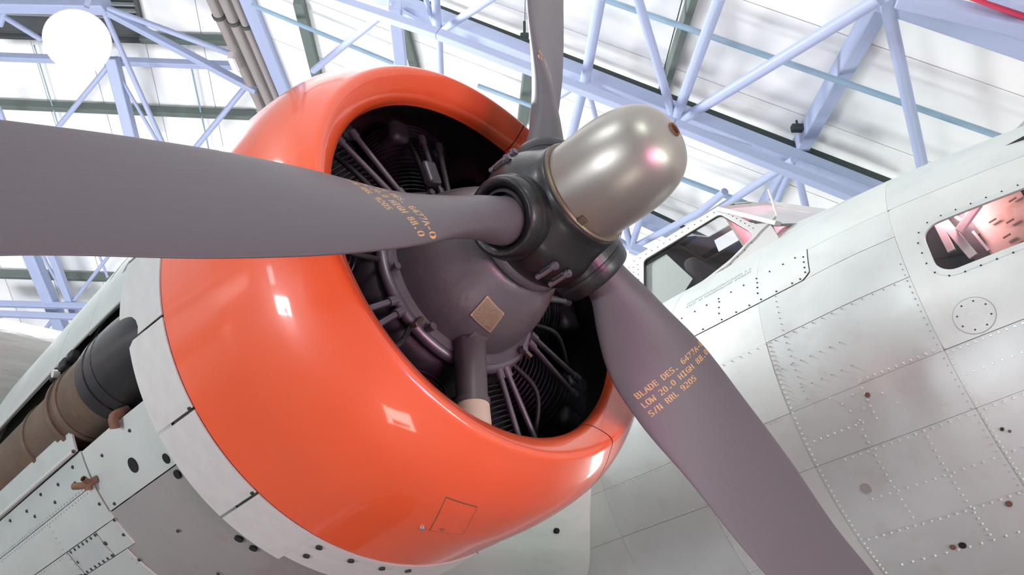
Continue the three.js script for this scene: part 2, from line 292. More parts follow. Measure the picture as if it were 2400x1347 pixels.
{
  const [, a, b, w] = MEMBERS.pipe[0];
  const p = part('red_pipe', rod([0, 0, 0], b.map((v, i) => v - a[i]), w / 2), M.red, scene); p.position.set(...a); p.userData = { label: 'red pipe crossing the upper right corner above the blue truss', category: 'pipe' };
  // pipes and beam along the step between the two roofs
  const run = (name, label, dx, dy, r, m, cat) => { const t = thing(name, label, cat, [x0 + dx, hE + dy, -9], cat === 'pipe' ? 'pipes along the roof step' : null); part(cat === 'pipe' ? 'pipe_run' : 'beam_web', cat === 'pipe' ? rod([0, 0, -6], [0, 0, 8], r, r, 20) : bar([0, 0, -6], [0, 0, 8], r * 2, r * 2.2), m, t); if (cat === 'pipe') for (const z of [-3.2, -.4, 2.4]) part('pipe_bracket', turned([[z - .03, r], [z - .03, r + .02], [z + .03, r + .02], [z + .03, r]], 0, 360, 24, 0), M.pipeDark, t); };
  run('roof_pipe', 'leftmost of the brown-grey pipes running down to the cowling top', .06, -.16, .085, M.pipe, 'pipe');
  run('roof_pipe', 'middle one of the brown-grey pipes running down to the cowling top', .3, -.27, .085, M.pipe, 'pipe');
  run('roof_pipe', 'rightmost of the brown-grey pipes, next to the pale blue beam', .5, -.36, .06, M.pipe, 'pipe');
  run('gutter_beam', 'pale blue beam running beside the brown-grey pipes above the cowling', .72, -.42, .1, M.blue, 'beam');
  const dk = part('gutter_lining', [bar([0, 0, -6], [0, 0, 8], .6, .04)], M.pipeDark, ceiling); dk.position.set(x0 + .32, hE - .06, -9);
  const jb = thing('junction_box', 'small pinkish white box fixed to the leftmost brown-grey roof pipe', 'box', [x0 + .02, hE - .3, -10.3]); part('box_body', new RoundedBoxGeometry(.1, .16, .34, 3, .02), M.box, jb); part('box_lid', new RoundedBoxGeometry(.02, .13, .3, 2, .008), M.box, jb).position.x = .055;
  // louvred vent in the left roof
  const lv = thing('roof_vent', 'grey louvred vent in the roof behind the glaring floodlight', 'vent', roofL(-8.2, -11.02).toArray());
  const o = lv.position.clone(), q = (x, z, d) => { const p = roofL(x, z); p.y -= d; return p.sub(o).toArray(); };
  part('vent_back', [quadSlab([V(...q(-10.2, -11.3, .04)), V(...q(-6.62, -11.3, .04)), V(...q(-6.62, -10.6, .04)), V(...q(-10.2, -10.6, .04))], .02)], M.louvreDark, lv);
  for (const x of [-10.2, -6.62]) part('vent_frame', bar(q(x, -11.32, .1), q(x, -10.5, .1), .07, .1), M.louvreDark, lv);
  part('vent_frame', bar(q(-10.2, -11.32, .1), q(-6.62, -11.32, .1), .07, .1), M.louvreDark, lv);
  for (let k = 0; k < 6; k++) { const z = -10.98 + k * .09; part('slat', bar(q(-10.2, z, .12), q(-6.62, z, .12), .02, .075), M.louvre, lv); }
  // two small dark fittings on the right roof
  const f1 = thing('roof_hook', 'small dark hook on the roof beside the upper propeller blade', 'hook', [.145, 8.2, -7.25]); part('stem', rod([0, .12, 0], [0, -.08, .0], .016), M.trim, f1); part('hook_head', new RoundedBoxGeometry(.1, .06, .08, 2, .015), M.trim, f1).position.set(0, -.1, .0);
  const f2 = thing('roof_clamp', 'small dark clamp on the blue purlin above the cockpit', 'clamp', [3.1, 6.78, -7.2]); part('clamp_body', new RoundedBoxGeometry(.14, .08, .08, 2, .015), M.trim, f2); part('clamp_bolt', rod([0, 0, 0], [0, .1, 0], .012), M.trim, f2);
}
const structure = (name, geo, m) => { const o = part(name, geo, m, scene); o.userData.kind = 'structure'; return o; };
structure('floor', [new THREE.BoxGeometry(XR - XL, .3, ZF - ZB).translate((XR + XL) / 2, -.15, (ZF + ZB) / 2)], M.floor);
const wallPoly = (pts, th, dir) => { const s = new THREE.Shape(pts.map(p => new THREE.Vector2(...p))); return new THREE.ExtrudeGeometry(s, { depth: th, bevelEnabled: false }); };
{
  const yR = x => hE - TS * (x - x0) + .32, yLz = z => roofL(XL, z).y + .34;
  structure('wall_back', [wallPoly([[XL, 0], [XR, 0], [XR, yR(XR)], [x0, yR(x0)], [x0, roofL(x0, ZB).y + .3], [XL, roofL(XL, ZB).y + .3]], .3).translate(0, 0, ZB - .3)], M.wall);
  structure('wall_front', [wallPoly([[XL, 0], [XR, 0], [XR, yR(XR)], [x0, yR(x0)], [x0, roofL(x0, ZF).y + .3], [XL, roofL(XL, ZF).y + .3]], .3).translate(0, 0, ZF)], M.wall);
  const side = new THREE.Matrix4().makeBasis(V(0, 0, 1), V(0, 1, 0), V(-1, 0, 0));
  structure('wall_left', [wallPoly([[ZB, 0], [ZF, 0], [ZF, yLz(ZF)], [RZ, yLz(RZ)], [ZB, yLz(ZB)]], .3).applyMatrix4(side.clone().setPosition(XL, 0, 0))], M.wall);
  structure('wall_right', [new THREE.BoxGeometry(.3, yR(XR), ZF - ZB).translate(XR + .15, yR(XR) / 2, (ZF + ZB) / 2)], M.wall);
  // gable between the low roof and the higher left roof
  const zc = (hE - H0) / TL, zc2 = RZ + (ridgeY - hE) / TL;
  structure('wall_gable', [wallPoly([[zc, hE], [zc2, hE], [RZ, ridgeY + .3]], .12).applyMatrix4(side.clone().setPosition(x0 + .1, 0, 0)),
    wallPoly([[ZB, H0 + TL * ZB], [zc, hE], [ZB, hE + .3]], .12).applyMatrix4(side.clone().setPosition(x0 + .1, 0, 0)),
    wallPoly([[zc2, hE], [ZF, ridgeY - TL * (ZF - RZ)], [ZF, hE + .3]], .12).applyMatrix4(side.clone().setPosition(x0 + .1, 0, 0))], M.wall);
}
// ------------------------------------------------------------------ lamps: glowing face plus a light of the same size and colour
for (const [kind, name, label, p, aim, w, h, col, L, glow] of LAMPS) {
  const t = thing(name, label, 'lamp', p), P = V(...p), T = V(...aim);
  const face = grp('lamp_head', t); face.lookAt(T); // local +z faces the target
  const gm = std({ color: 0x222222, emissive: col, emissiveIntensity: glow, roughness: .6 });
  if (kind === 'flood') {
    part('lens', [new THREE.SphereGeometry(.36, 40, 12, 0, Math.PI * 2, 0, .5).scale(1, .5, 1).rotateX(Math.PI / 2).scale(1.98, 1.98, 1).translate(0, 0, -.1)], gm, face);
    part('housing', turned([[.02, .345], [.03, .355], [-.05, .36], [-.2, .31], [-.34, .2], [-.36, .02]], 0, 360, 48, 4), M.box, face);
    part('bracket', [bar([0, .4, -.1], [0, 2.0, -.8], .06, .06)], M.blue, face);
  } else {
    part('diffuser', new RoundedBoxGeometry(w, h, .02, 2, .008), gm, face);
    part('housing', new RoundedBoxGeometry(w + .1, h + .1, .16, 3, .03).translate(0, 0, -.1), M.louvreDark, face);
    if (kind === 'display') part('frame', [bar([-w / 2 - .06, h / 2 + .06, 0], [w / 2 + .06, h / 2 + .06, 0], .1, .08), bar([-w / 2 - .06, -h / 2 - .06, 0], [w / 2 + .06, -h / 2 - .06, 0], .1, .08)], M.metal, face);
    else if (kind === 'up') part('foot', [new RoundedBoxGeometry(w * .7, .36, .3, 2, .03).translate(0, -p[1] / 2 + 0, 0)], M.louvreDark, t).position.y = -.02;
    else for (const s of [-1, 1]) part('suspension_rod', rod([s * w * .35, 0, 0], [s * w * .35, (kind === 'panel' ? (p[0] > x0 ? roofR(p[0], p[2]).y : roofL(p[0], p[2]).y) - p[1] : 1), 0], .012), M.rod, t);
  }
  const dir = T.clone().sub(P).normalize();
  const lt = new THREE.RectAreaLight(col, L, w, h); lt.position.copy(P).addScaledVector(dir, kind === 'flood' ? .12 : .03); lt.lookAt(T); lt.name = numbered('lamp_light'); scene.add(lt);
}

// ------------------------------------------------------------------ the aircraft. Its frame: x to its left, y up, z forward along the propeller axis; origin in the plane of the cowling seam
const bomber = thing('bomber_aircraft', 'silver four-engine bomber with an orange cowling ring and three dark grey propeller blades', 'aircraft', [-.36716, 2.49661, -2.26609]);
bomber.setRotationFromMatrix(new THREE.Matrix4().makeBasis(V(.71233, 0, -.70185), V(-.12602, .98375, -.1279), V(.69044, .17955, .70075)));
const pol = (r, a, z) => V(r * Math.cos(a * D2R), r * Math.sin(a * D2R), z);

// ---- cowling: nose ring in two halves, inner skin, flaps
const cowl = grp('engine_cowling', bomber, 'orange cowling ring with white cowl flaps behind it');
{
  const prof = [[0, .70], [.12, .6965], [.24, .692], [.354, .674], [.427, .643], [.482, .602], [.504, .574], [.480, .533], [.453, .512], [.425, .509]];
  const cut = 302;   // split line of the ring
  const half = (a0, a1) => [turned(prof, a0, a1, 300, 8), turned([[.425, .509], [.42, .515], [.44, .535], [.47, .57], [.45, .595], [.4, .63], [.24, .672], [0, .685], [0, .70]], a0, a1, 150, 4)];
  part('nose_ring', half(cut + .18, 432), M.orange, cowl); part('nose_ring', half(72.3, cut - .18), M.orange, cowl);
  part('joint_strip', turned([[0.02, .683], [.24, .678], [.4, .646], [.468, .60], [.490, .572], [.466, .536], [.440, .514]], cut - 1.2, cut + 1.2, 300, 4), M.rust, cowl);
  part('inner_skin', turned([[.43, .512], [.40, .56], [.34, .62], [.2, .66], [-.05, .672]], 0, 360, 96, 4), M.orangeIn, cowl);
  // small access door low on the ring
  const R = z => { const p = curve2(prof, 8); for (let k = 0; k < p.length - 1; k++) if (z >= p[k][0] && z < p[k + 1][0]) return p[k][1] + (p[k + 1][1] - p[k][1]) * (z - p[k][0]) / (p[k + 1][0] - p[k][0]); return .69; };
  const q = [[.229, 261.9], [.357, 256.9], [.362, 264.2], [.245, 269.0]];
  const f = (u, v) => { const a = (1 - u) * (1 - v), b = u * (1 - v), c = u * v, d = (1 - u) * v; const z = q[0][0] * a + q[1][0] * b + q[2][0] * c + q[3][0] * d, g = q[0][1] * a + q[1][1] * b + q[2][1] * c + q[3][1] * d; return pol(R(z) + .0012, g, z); };
  part('access_door_gap', slab(10, 10, (u, v) => { const p = f(-.025 + u * 1.05, -.025 + v * 1.05), r = Math.hypot(p.x, p.y); return p.multiply(V(1 - .0008 / r, 1 - .0008 / r, 1)); }, -.0004), M.rust, cowl);
  part('access_door', slab(10, 10, f, -.0012), M.orange, cowl);
  for (const [z, a] of [[.25, 263.4]]) part('door_latch', new THREE.SphereGeometry(.005, 12, 8).translate(...pol(R(z) + .001, a, z).toArray()), M.rust, cowl);
  part('stud', rod(pol(.685, 260, .228).toArray(), pol(.698, 260, .228).toArray(), .0065), M.metal, cowl);
  part('drain_hole', rod(pol(.684, 219.9, .232).toArray(), pol(.6895, 219.9, .232).toArray(), .0085, .0085, 20), M.hole, cowl, 'small dark drain hole');
  // flaps
  const edges = [153.5, 173.5, 193.7, 213.4, 233.6, 248.1];
  const flapAt = (a0, a1, z1 = -.158) => part('cowl_flap', slab(16, 6, (u, v) => pol(.717 - .014 * v, a0 + (a1 - a0) * u, z1 + (-.004 - z1) * v), .004), M.flap, cowl);
  for (let k = 0; k < edges.length - 1; k++) flapAt(edges[k] + .3, edges[k + 1] - (k === 4 ? .02 : .3), k === 1 ? -.2 : -.158);
  flapAt(248.1, 292, -.13); for (let a = 292.9; a < 500; a += 20) flapAt(a, Math.min(a + 19.1, 513));
  part('flap_backing', turned([[.0, .690], [-.1, .688], [-.13, .684]], 0, 360, 120, 0), M.skinDull, cowl);
  const dots = []; for (const [z, a] of [[-.03, 250.8], [-.085, 250.9], [-.03, 258.5], [-.03, 266.2], [-.03, 273], [-.012, 213], [-.012, 233]]) dots.push(rod(pol(.69, a, z).toArray(), pol(.7075 - z * .1, a, z).toArray(), z < -.02 ? .0085 : .004, z < -.02 ? .0085 : .004, 14));
  part('flap_fasteners', dots, M.screw, cowl, null, true);
}

// ---- propeller
const prop = grp('propeller', bomber, 'three-bladed propeller with silver dome and black hub');
const KN = [.14, .22, .3, .4, .55, .75, 1, 1.25, 1.5, 1.66, 1.74, 1.77];
const herm = vals => r => { const K = KN.length; let i = 0; while (i < K - 2 && r > KN[i + 1]) i++; const m = k => k === 0 ? (vals[1] - vals[0]) / (KN[1] - KN[0]) : k === K - 1 ? (vals[K - 1] - vals[K - 2]) / (KN[K - 1] - KN[K - 2]) : ((vals[k + 1] - vals[k]) / (KN[k + 1] - KN[k]) * (KN[k] - KN[k - 1]) + (vals[k] - vals[k - 1]) / (KN[k] - KN[k - 1]) * (KN[k + 1] - KN[k])) / (KN[k + 1] - KN[k - 1]); const h = KN[i + 1] - KN[i], t = (Math.max(r, KN[0]) - KN[i]) / h; return (2 * t ** 3 - 3 * t * t + 1) * vals[i] + (t ** 3 - 2 * t * t + t) * h * m(i) + (3 * t * t - 2 * t ** 3) * vals[i + 1] + (t ** 3 - t * t) * h * m(i + 1); };
const bH = herm([.0646, .0605, .0861, .1164, .1455, .1553, .1609, .1507, .150, .115, .06, .02]), bB = herm([10.3, 28.4, 44.1, 43.3, 33.6, 25.6, 22, 19.5, 18, 17, 16.5, 16.3]), bM = herm([.002, .011, -.005, -.026, -.034, -.039, -.052, -.066, -.07, -.06, -.05, -.05]), bT = herm([.0581, .0563, .0472, .0381, .0254, .0172, .0118, .0091, .007, .006, .004, .002]);
const ZP = .6672;
function bladeMaterial() {
  const W = 1024, H = 2048, cv = document.createElement('canvas'); cv.width = W; cv.height = H; const c = cv.getContext('2d');
  c.fillStyle = '#575257'; c.fillRect(0, 0, W, H);
  const sd = SEED; SEED = 99;
  for (let k = 0; k < 26000; k++) { const s = 80 + rnd() * 24 | 0; c.fillStyle = `rgba(${s},${s - 4},${s},.35)`; c.fillRect(rnd() * W, rnd() * H, 1 + rnd() * 3, 1 + rnd() * 3); }
  for (let k = 0; k < 60; k++) { c.fillStyle = 'rgba(150,145,148,.5)'; const x = 500 + (rnd() - .5) * 700, y = rnd() * H; c.fillRect(x, y, 1, 4 + rnd() * 10); }
  SEED = sd;
  const px = W / .4, py = H / 1.8; c.fillStyle = '#cf9f5a'; c.font = 'bold 100px monospace'; c.textBaseline = 'alphabetic';
  const line = (txt, s0, r0, slope) => { const k = .000235, kx = k; c.setTransform(px * kx, -slope * kx * py, 0, -py * k, (s0 + .2) * px, H - r0 * py); c.fillStyle = '#cf9f5a'; c.fillText(txt, 0, 0); c.fillStyle = '#575257'; const w = c.measureText('M').width; for (let i = 0; i < txt.length; i++) if (!' .-/I'.includes(txt[i])) c.fillRect(w * (i + .5) - 4, -80, 7, 90); c.setTransform(1, 0, 0, 1, 0, 0); };
  line('BLADE DES. 6477A-0', -.143, .509, .16); line('LOW 20.0 HIGH 88.0', -.148, .538, .16); line('S/N RRL 9205', -.15, .567, .16);
  const t = new THREE.CanvasTexture(cv); t.colorSpace = THREE.SRGBColorSpace; t.anisotropy = 8;
  return std({ map: t, roughness: .5, bumpMap: bumpB, bumpScale: .0004 });
}
const bladeMat = bladeMaterial();
const bladeGeo = phi => {
  const er = pol(1, phi, 0), et = pol(1, phi + 90, 0), az = V(0, 0, 1);
  const f = (u, v) => {
    const r = .1 + 1.67 * v, b = bB(r) * D2R, h = Math.max(bH(r), .01), t = Math.max(bT(r), .002), q = u * Math.PI * 2, round = Math.max(0, 1 - (r - .12) / .3);
    const c = et.clone().multiplyScalar(Math.cos(b)).addScaledVector(az, Math.sin(b)), n = et.clone().multiplyScalar(-Math.sin(b)).addScaledVector(az, Math.cos(b));
    return er.clone().multiplyScalar(r).addScaledVector(az, ZP).addScaledVector(c, bM(r) + h * Math.cos(q)).addScaledVector(n, t * Math.sin(q) * (1 + .35 * (1 - round) * Math.cos(q)));
  };
  const uvf = (u, v) => { const r = .1 + 1.67 * v, q = u * Math.PI * 2, s = bM(r) + bH(r) * Math.cos(q); return [u <= .5001 ? (s + .2) / .4 : .02 + .02 * Math.cos(q), r / 1.8]; };
  return mg([sheet(48, 150, (u, v) => f(u * .5, v), (u, v) => uvf(u * .5, v)), sheet(48, 150, (u, v) => f(.5 + u * .5, v), (u, v) => uvf(.5 + Math.max(u, .001) * .5, v)), sheet(48, 1, (u, v) => f(u, 1).lerp(er.clone().multiplyScalar(1.772).addScaledVector(az, ZP), v))]);
};
const PHI = [-156.843, -37.299, 79.93];
for (const p of PHI) part('blade', bladeGeo(p), bladeMat, prop);
{
  part('dome', turned([[.80, .1305], [.86, .1315], [.92, .130], [.97, .122], [1.01, .108], [1.038, .087], [1.056, .060], [1.064, .036], [1.067, .0165]], 0, 360, 96, 8), M.dome, prop, 'satin silver dome');
  part('dome_plug', [turned([[1.066, .0185], [1.072, .0165], [1.070, .0125], [1.062, .012]], 0, 360, 32, 0), turned([[1.061, .0125], [1.062, .001]], 0, 360, 24, 0)], M.rust, prop, 'rusty plug at the tip of the dome');
  part('retaining_ring', turned([[.789, .137], [.791, .1405], [.796, .1405], [.799, .136], [.80, .13]], 0, 360, 96, 0), M.brass, prop, 'worn brass-coloured ring at the foot of the dome');
  part('lock_tab', bar(pol(.136, 245, .797).toArray(), pol(.1345, 245, .815).toArray(), .02, .004, pol(1, 245, 0)), M.brass, prop);
  // barrel: two halves with three sockets
  const body = [turned([[.58, .12], [.585, .155], [.62, .178], [.66, .182], [.70, .178], [.735, .160], [.765, .146], [.788, .1415], [.789, .13]], 0, 360, 96, 6)];
  const cl = [];
  for (const p of PHI) {
    const o = pol(1, p, 0), ax = q => o.clone().multiplyScalar(q).setZ(ZP);
    const m = new THREE.Matrix4().makeBasis(pol(1, p + 90, 0), V(0, 0, 1), o).setPosition(0, 0, ZP);
    body.push(turned([[.06, .104], [.15, .104], [.19, .101], [.204, .094], [.205, .084], [.198, .074], [.17, .068]], 0, 360, 48, 5).applyMatrix4(m));
    cl.push(turned([[.160, .1035], [.162, .1055], [.172, .1055], [.174, .102]], 0, 360, 48, 0).applyMatrix4(m));
    part('shank_seal', turned([[.165, .076], [.180, .073], [.195, .068], [.197, .06]], 0, 360, 40, 3).applyMatrix4(m), M.dark, prop);
    for (const s of [-1, 1]) { const b = pol(.186, p + 60 + s * 7, ZP), w = pol(.176, p + 60 + s * 7, ZP); part('barrel_bolt', [rod([b.x, b.y, ZP - .034], [b.x, b.y, ZP + .034], .008, .008, 6), rod([b.x, b.y, ZP + .022], [b.x, b.y, ZP + .03], .0115, .0115, 6)], M.tubeGrey, prop); cl.push(new RoundedBoxGeometry(.03, .026, .05, 3, .01).applyMatrix4(new THREE.Matrix4().makeRotationZ((p + 60) * D2R).setPosition(w.x, w.y, ZP))); }
  }
  part('hub_barrel', body, M.blackGloss, prop, 'glossy black hub barrel with three blade sockets');
  part('barrel_clamp', cl, M.blackGloss, prop);
  part('rear_cone', turned([[.55, .125], [.56, .158], [.585, .16], [.60, .15]], 0, 360, 80, 3), M.gear, prop);
}

// ---- engine
const eng = grp('radial_engine', bomber, 'dark nine-cylinder radial engine behind the propeller');
{
  part('gear_case', turned([[.33, .236], [.365, .236], [.40, .232], [.44, .222], [.48, .205], [.52, .183], [.548, .163], [.555, .14]], 0, 360, 96, 6), M.gear, eng, 'smooth grey bell-shaped gear case');
  part('case_flange', turned([[.30, .252], [.303, .262], [.334, .262], [.338, .252], [.338, .236]], 0, 360, 96, 0), M.gear, eng);
  part('crankcase', turned([[.0, .28], [.06, .30], [.24, .30], [.29, .27], [.30, .25]], 0, 360, 72, 3), M.engine, eng);
  part('ignition_ring', new THREE.TorusGeometry(.268, .017, 12, 96).translate(0, 0, .318), M.tubeGrey, eng);
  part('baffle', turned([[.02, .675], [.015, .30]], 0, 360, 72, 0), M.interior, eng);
  const c1 = grp('cylinder', eng); void c1; eng.remove(c1);
  const barrelG = turned([[.27, .075], [.27, .085], [.60, .085], [.6, .02]], 0, 360, 28, 0);
  const fins = []; for (let k = 0; k < 20; k++) { const z = .30 + k * .015; fins.push(turned([[z, .08], [z, .108 + (k > 11 ? .012 : 0)], [z + .004, .108 + (k > 11 ? .012 : 0)], [z + .004, .08]], 0, 360, 28, 0)); }
  const cylG = mg([barrelG, ...fins]);
  const rocker = new RoundedBoxGeometry(.075, .11, .09, 4, .025);
  for (let k = 0; k < 9; k++) {
    const a = 15 + 40 * k, m = new THREE.Matrix4().makeBasis(pol(1, a + 90, 0), V(0, 0, 1), pol(1, a, 0)).setPosition(0, 0, .15);
    part('cylinder', cylG.clone().applyMatrix4(m), M.engine, eng);
    for (const s of [-1, 1]) {
      part('rocker_box', rocker.clone().applyMatrix4(new THREE.Matrix4().makeTranslation(s * .075, .06, .555).premultiply(m)), M.engine, eng);
      if (k === 6) continue;
      const p0 = pol(.275, a + s * 3.2, .325), p1 = pol(.515, a + s * 3.9, .30);
      part('pushrod_tube', [rod(p0.toArray(), p1.toArray(), .0085), rod(p0.toArray(), p0.clone().lerp(p1, .12).toArray(), .013), rod(p0.clone().lerp(p1, .9).toArray(), p1.toArray(), .012)], M.tubeGrey, eng);
    }
    const w0 = pol(.27, a + 12, .318), w1 = pol(.38, a + 14, .33), w2 = pol(.5, a + 7, .27);
    part('ignition_lead', tube([w0.toArray(), w1.toArray(), w2.toArray()], .0075, 16, 8), M.dark, eng);
    const bz = pol(.262, a + 20, .345); part('case_bolt', rod(bz.toArray(), pol(.262, a + 20, .362).toArray(), .011, .011, 6), M.tubeGrey, eng);
  }
  for (const a of [228, 318]) part('brass_clip', bar(pol(.255, a, .34).toArray(), pol(.297, a, .345).toArray(), .014, .012), M.brass, eng, 'small brass clip on the ignition ring');
  // oil sump pipe
  const s0 = pol(.2, 262, .36), s1 = pol(.405, 264.5, .355), s2 = pol(.50, 265, .352);
  part('oil_sump', [rod(s0.toArray(), s1.toArray(), .044, .04, 32), rod(pol(.215, 262, .385).toArray(), pol(.235, 262, .40).toArray(), .05, .03, 4)], M.sump, eng);
  part('sump_foot', rod(s1.toArray(), s2.toArray(), .043, .047, 32), M.beige, eng, 'beige lower end of the sump');
  part('sump_band', rod(pol(.395, 264.4, .355).toArray(), pol(.41, 264.5, .355).toArray(), .0455, .0455, 32), M.sump, eng);
  // governor and bracket by the case at right and top
  part('governor', [rod(pol(.25, 4, .33).toArray(), pol(.32, 6, .34).toArray(), .03, .02, 20), rod(pol(.32, 6, .34).toArray(), pol(.45, 9, .33).toArray(), .008)], M.gear, eng);
  part('bracket', [new RoundedBoxGeometry(.05, .08, .035, 3, .012).applyMatrix4(new THREE.Matrix4().makeRotationZ(.3).setPosition(...pol(.335, 107, .345).toArray()))], M.tubeGrey, eng);
  // maker's plate on the gear case
  const cv = document.createElement('canvas'); cv.width = 256; cv.height = 192; const c = cv.getContext('2d'); c.fillStyle = '#9a8c78'; c.fillRect(0, 0, 256, 192); c.strokeStyle = '#b5a68f'; c.lineWidth = 8; c.strokeRect(5, 5, 246, 182); c.fillStyle = '#7d705f'; const sd = SEED; SEED = 5; for (let y = 26; y < 165; y += 17) for (let x = 24; x < 226;) { const w = 6 + rnd() * 24; if (rnd() > .25) c.fillRect(x, y, Math.min(w, 228 - x), 5); x += w + 6; } SEED = sd; c.fillStyle = '#c9bda6'; for (const [x, y] of [[12, 12], [244, 12], [12, 180], [244, 180]]) { c.beginPath(); c.arc(x, y, 6, 0, 7); c.fill(); }
  const pt = new THREE.CanvasTexture(cv); pt.colorSpace = THREE.SRGBColorSpace;
  const plate = part('data_plate', slab(8, 8, (u, v) => { const a = 243.5 + 20.5 * u + 1.5 * v, z = .502 - .062 * v - .012 * u; const r = [.33, .236, .365, .236, .40, .232, .44, .222, .48, .205, .52, .183, .548, .163]; let k = 0; while (k < 10 && z > r[k + 2]) k += 2; const R = r[k + 1] + (r[k + 3] - r[k + 1]) * (z - r[k]) / (r[k + 2] - r[k]); return pol(R + .004, a, z); }, -.0015, (u, v) => [u, 1 - v]), std({ map: pt, roughness: .45, metalness: .4 }), eng, 'small weathered metal data plate');
  void plate;
}

// ---- nacelle behind the cowling
const nac = grp('engine_nacelle', bomber, 'silver engine nacelle with exhaust duct in its side');
const NR = z => z > -1.9 ? (z > -.75 ? .672 + .016 * Math.min(1, (-.12 - z) / .3) : .688) : .688 * Math.max(.25, 1 - ((-1.9 - z) / 2.6) ** 2);
{
  const pan = (a0, a1, z0, z1, m, o = 0, name = 'skin_panel', lab) => part(name, slab(Math.max(6, Math.round((a1 - a0) / 3)), 10, (u, v) => { const z = z0 + (z1 - z0) * v; return pol(NR(z) + o, a0 + (a1 - a0) * u, z); }, .006, (u, v) => [(a0 + (a1 - a0) * u) * .012, z0 + (z1 - z0) * v]), m, nac, lab);
  const g = .25;
  part('inner_body', turned([[-.14, .60], [-1.9, .62], [-3.6, .35], [-4.2, .1]], 0, 360, 60, 4), M.hull, nac);
  // accessory cowling
  pan(204.5, 219.8, -.6, -.16, M.skin); pan(219.8 + g, 300, -.66, -.16, M.skinGrey, -.004, 'skin_panel', 'dull grey panel under the cowl flaps');
  pan(300 + g, 330, -.75, -.16, M.skin); pan(330 + g, 394, -.75, -.16, M.skin); pan(34 + g, 100, -.75, -.16, M.skin); pan(100 + g, 162.5, -.5, -.16, M.skinB, .002); pan(167, 178.6, -.5, -.175, M.skinB, .004); pan(162.5, 167, -.5, -.36, M.skinB, .004); pan(100 + g, 177.6, -.75, -.503, M.skinB, .004);
  // behind the firewall
  pan(100, 178.5, -1.9, -.753, M.skinB, .004); pan(196, 203.8, -1.9, -.62, M.skinB, .006, 'skin_panel', 'narrow strip panel under the exhaust duct'); pan(204.1, 212.4, -1.9, -.61, M.skinB); pan(212.6, 221.6, -1.9, -.61, M.skin); pan(221.8, 229, -.735, -.61, M.skin); pan(229.2, 300, -.95, -.665, M.skin); pan(221.8, 229, -.94, -.74, M.skinB, .003, 'hatch_panel'); pan(221.8, 300, -1.9, -.955, M.skin); pan(300 + g, 460, -1.9, -.755, M.skin);
  part('tail_fairing', turned([[-1.9, .688], [-2.5, .66], [-3.2, .52], [-3.9, .3], [-4.3, .06]], 0, 360, 80, 5), M.skin, nac);
  // trough edge strip and its upper lip
  part('trough_lip', tube([pol(.70, 203.6, -.62).toArray(), pol(.70, 203.4, -1.1).toArray(), pol(.70, 203, -1.85).toArray()], .006, 30, 8), M.flap, nac);
  part('trough_lip', tube([pol(.688, 178.8, -.2).toArray(), pol(.692, 178.2, -.5).toArray(), pol(.694, 178.2, -.9).toArray(), pol(.694, 178.7, -1.85).toArray()], .005, 40, 8), M.flap, nac);
  // exhaust duct: centre line slightly proud of the skin
  const ex = z => pol(.605, 191.2 - .5 * Math.max(0, -.9 - z), z);
  const duct = (z0, z1, r0, r1) => { const a = ex(z0), b = ex(z1); return rod(a.toArray(), b.toArray(), r0, r1, 48); };
  part('exhaust_boot', tube([pol(.50, 191, -.02).toArray(), pol(.585, 192, -.14).toArray(), ex(-.3).toArray(), ex(-.46).toArray()], .128, 30, 40), M.exhaustDark, nac, 'black front bend of the exhaust duct');
  part('boot_fold', [duct(-.40, -.425, .131, .131), duct(-.345, -.362, .1305, .1305)], M.exhaustDark, nac);
  part('exhaust_duct', [duct(-.44, -.72, .125, .122), rod(ex(-.72).toArray(), ex(-1.98).toArray(), .115, .115, 48)], M.exhaust, nac, 'brown heat-stained exhaust duct');
  part('duct_clamp', [duct(-.60, -.625, .128, .128), duct(-.66, -.68, .13, .13)], M.exhaust, nac);
  part('duct_clamp', [duct(-.89, -.91, .12, .12)], M.exhaust, nac);
  const bl = []; for (const [r, a, z, s] of [[.69, 180.3, -.60, .028], [.69, 181, -.65, .036], [.69, 181.3, -.715, .036], [.69, 181.2, -.685, .024]]) bl.push(new RoundedBoxGeometry(s, s, s * 1.3, 3, s * .25).translate(...pol(r, a, z).toArray()));
  part('clamp_bolts', bl, M.dark, nac); part('clamp_washer', rod(pol(.70, 182.6, -.675).toArray(), pol(.718, 182.8, -.675).toArray(), .012), M.flap, nac);
  part('elbow_stub', tube([pol(.66, 203, -.345).toArray(), pol(.70, 203.8, -.35).toArray(), pol(.70, 206, -.362).toArray()], .013, 12, 14), M.rust, nac, 'short rusty stub pipe under the exhaust');
  part('hook_latch', [tube([pol(.685, 212.0, -.575).toArray(), pol(.712, 212.0, -.6).toArray(), pol(.722, 210.9, -.64).toArray()], .010, 14, 10), tube([pol(.705, 212.0, -.59).toArray(), pol(.722, 210.8, -.575).toArray()], .008, 6, 8), tube([pol(.705, 212.0, -.595).toArray(), pol(.71, 213.4, -.60).toArray()], .011, 6, 8)], M.rust, nac, 'rusty hook-shaped latch on the nacelle seam');
  const hole = (z, a, r, o = 0) => rod(pol(NR(z) - .004, a, z).toArray(), pol(NR(z) + .0012 + o, a, z).toArray(), r, r, 18);
  part('vent_hole', hole(-.383, 214.6, .021), M.hole, nac); part('vent_hole', hole(-.246, 217.7, .014), M.hole, nac); part('vent_hole', hole(-.246, 221.8, .012), M.hole, nac); part('vent_hole', hole(-.254, 241.2, .012), M.hole, nac); part('vent_hole', hole(-.254, 245.1, .011), M.hole, nac);
  part('intake_mouth', new THREE.SphereGeometry(.09, 28, 16).scale(.55, .55, 1.2).translate(...pol(.665, 231.5, -1.02).toArray()), M.hole, nac, 'dark oval opening in the nacelle underside');
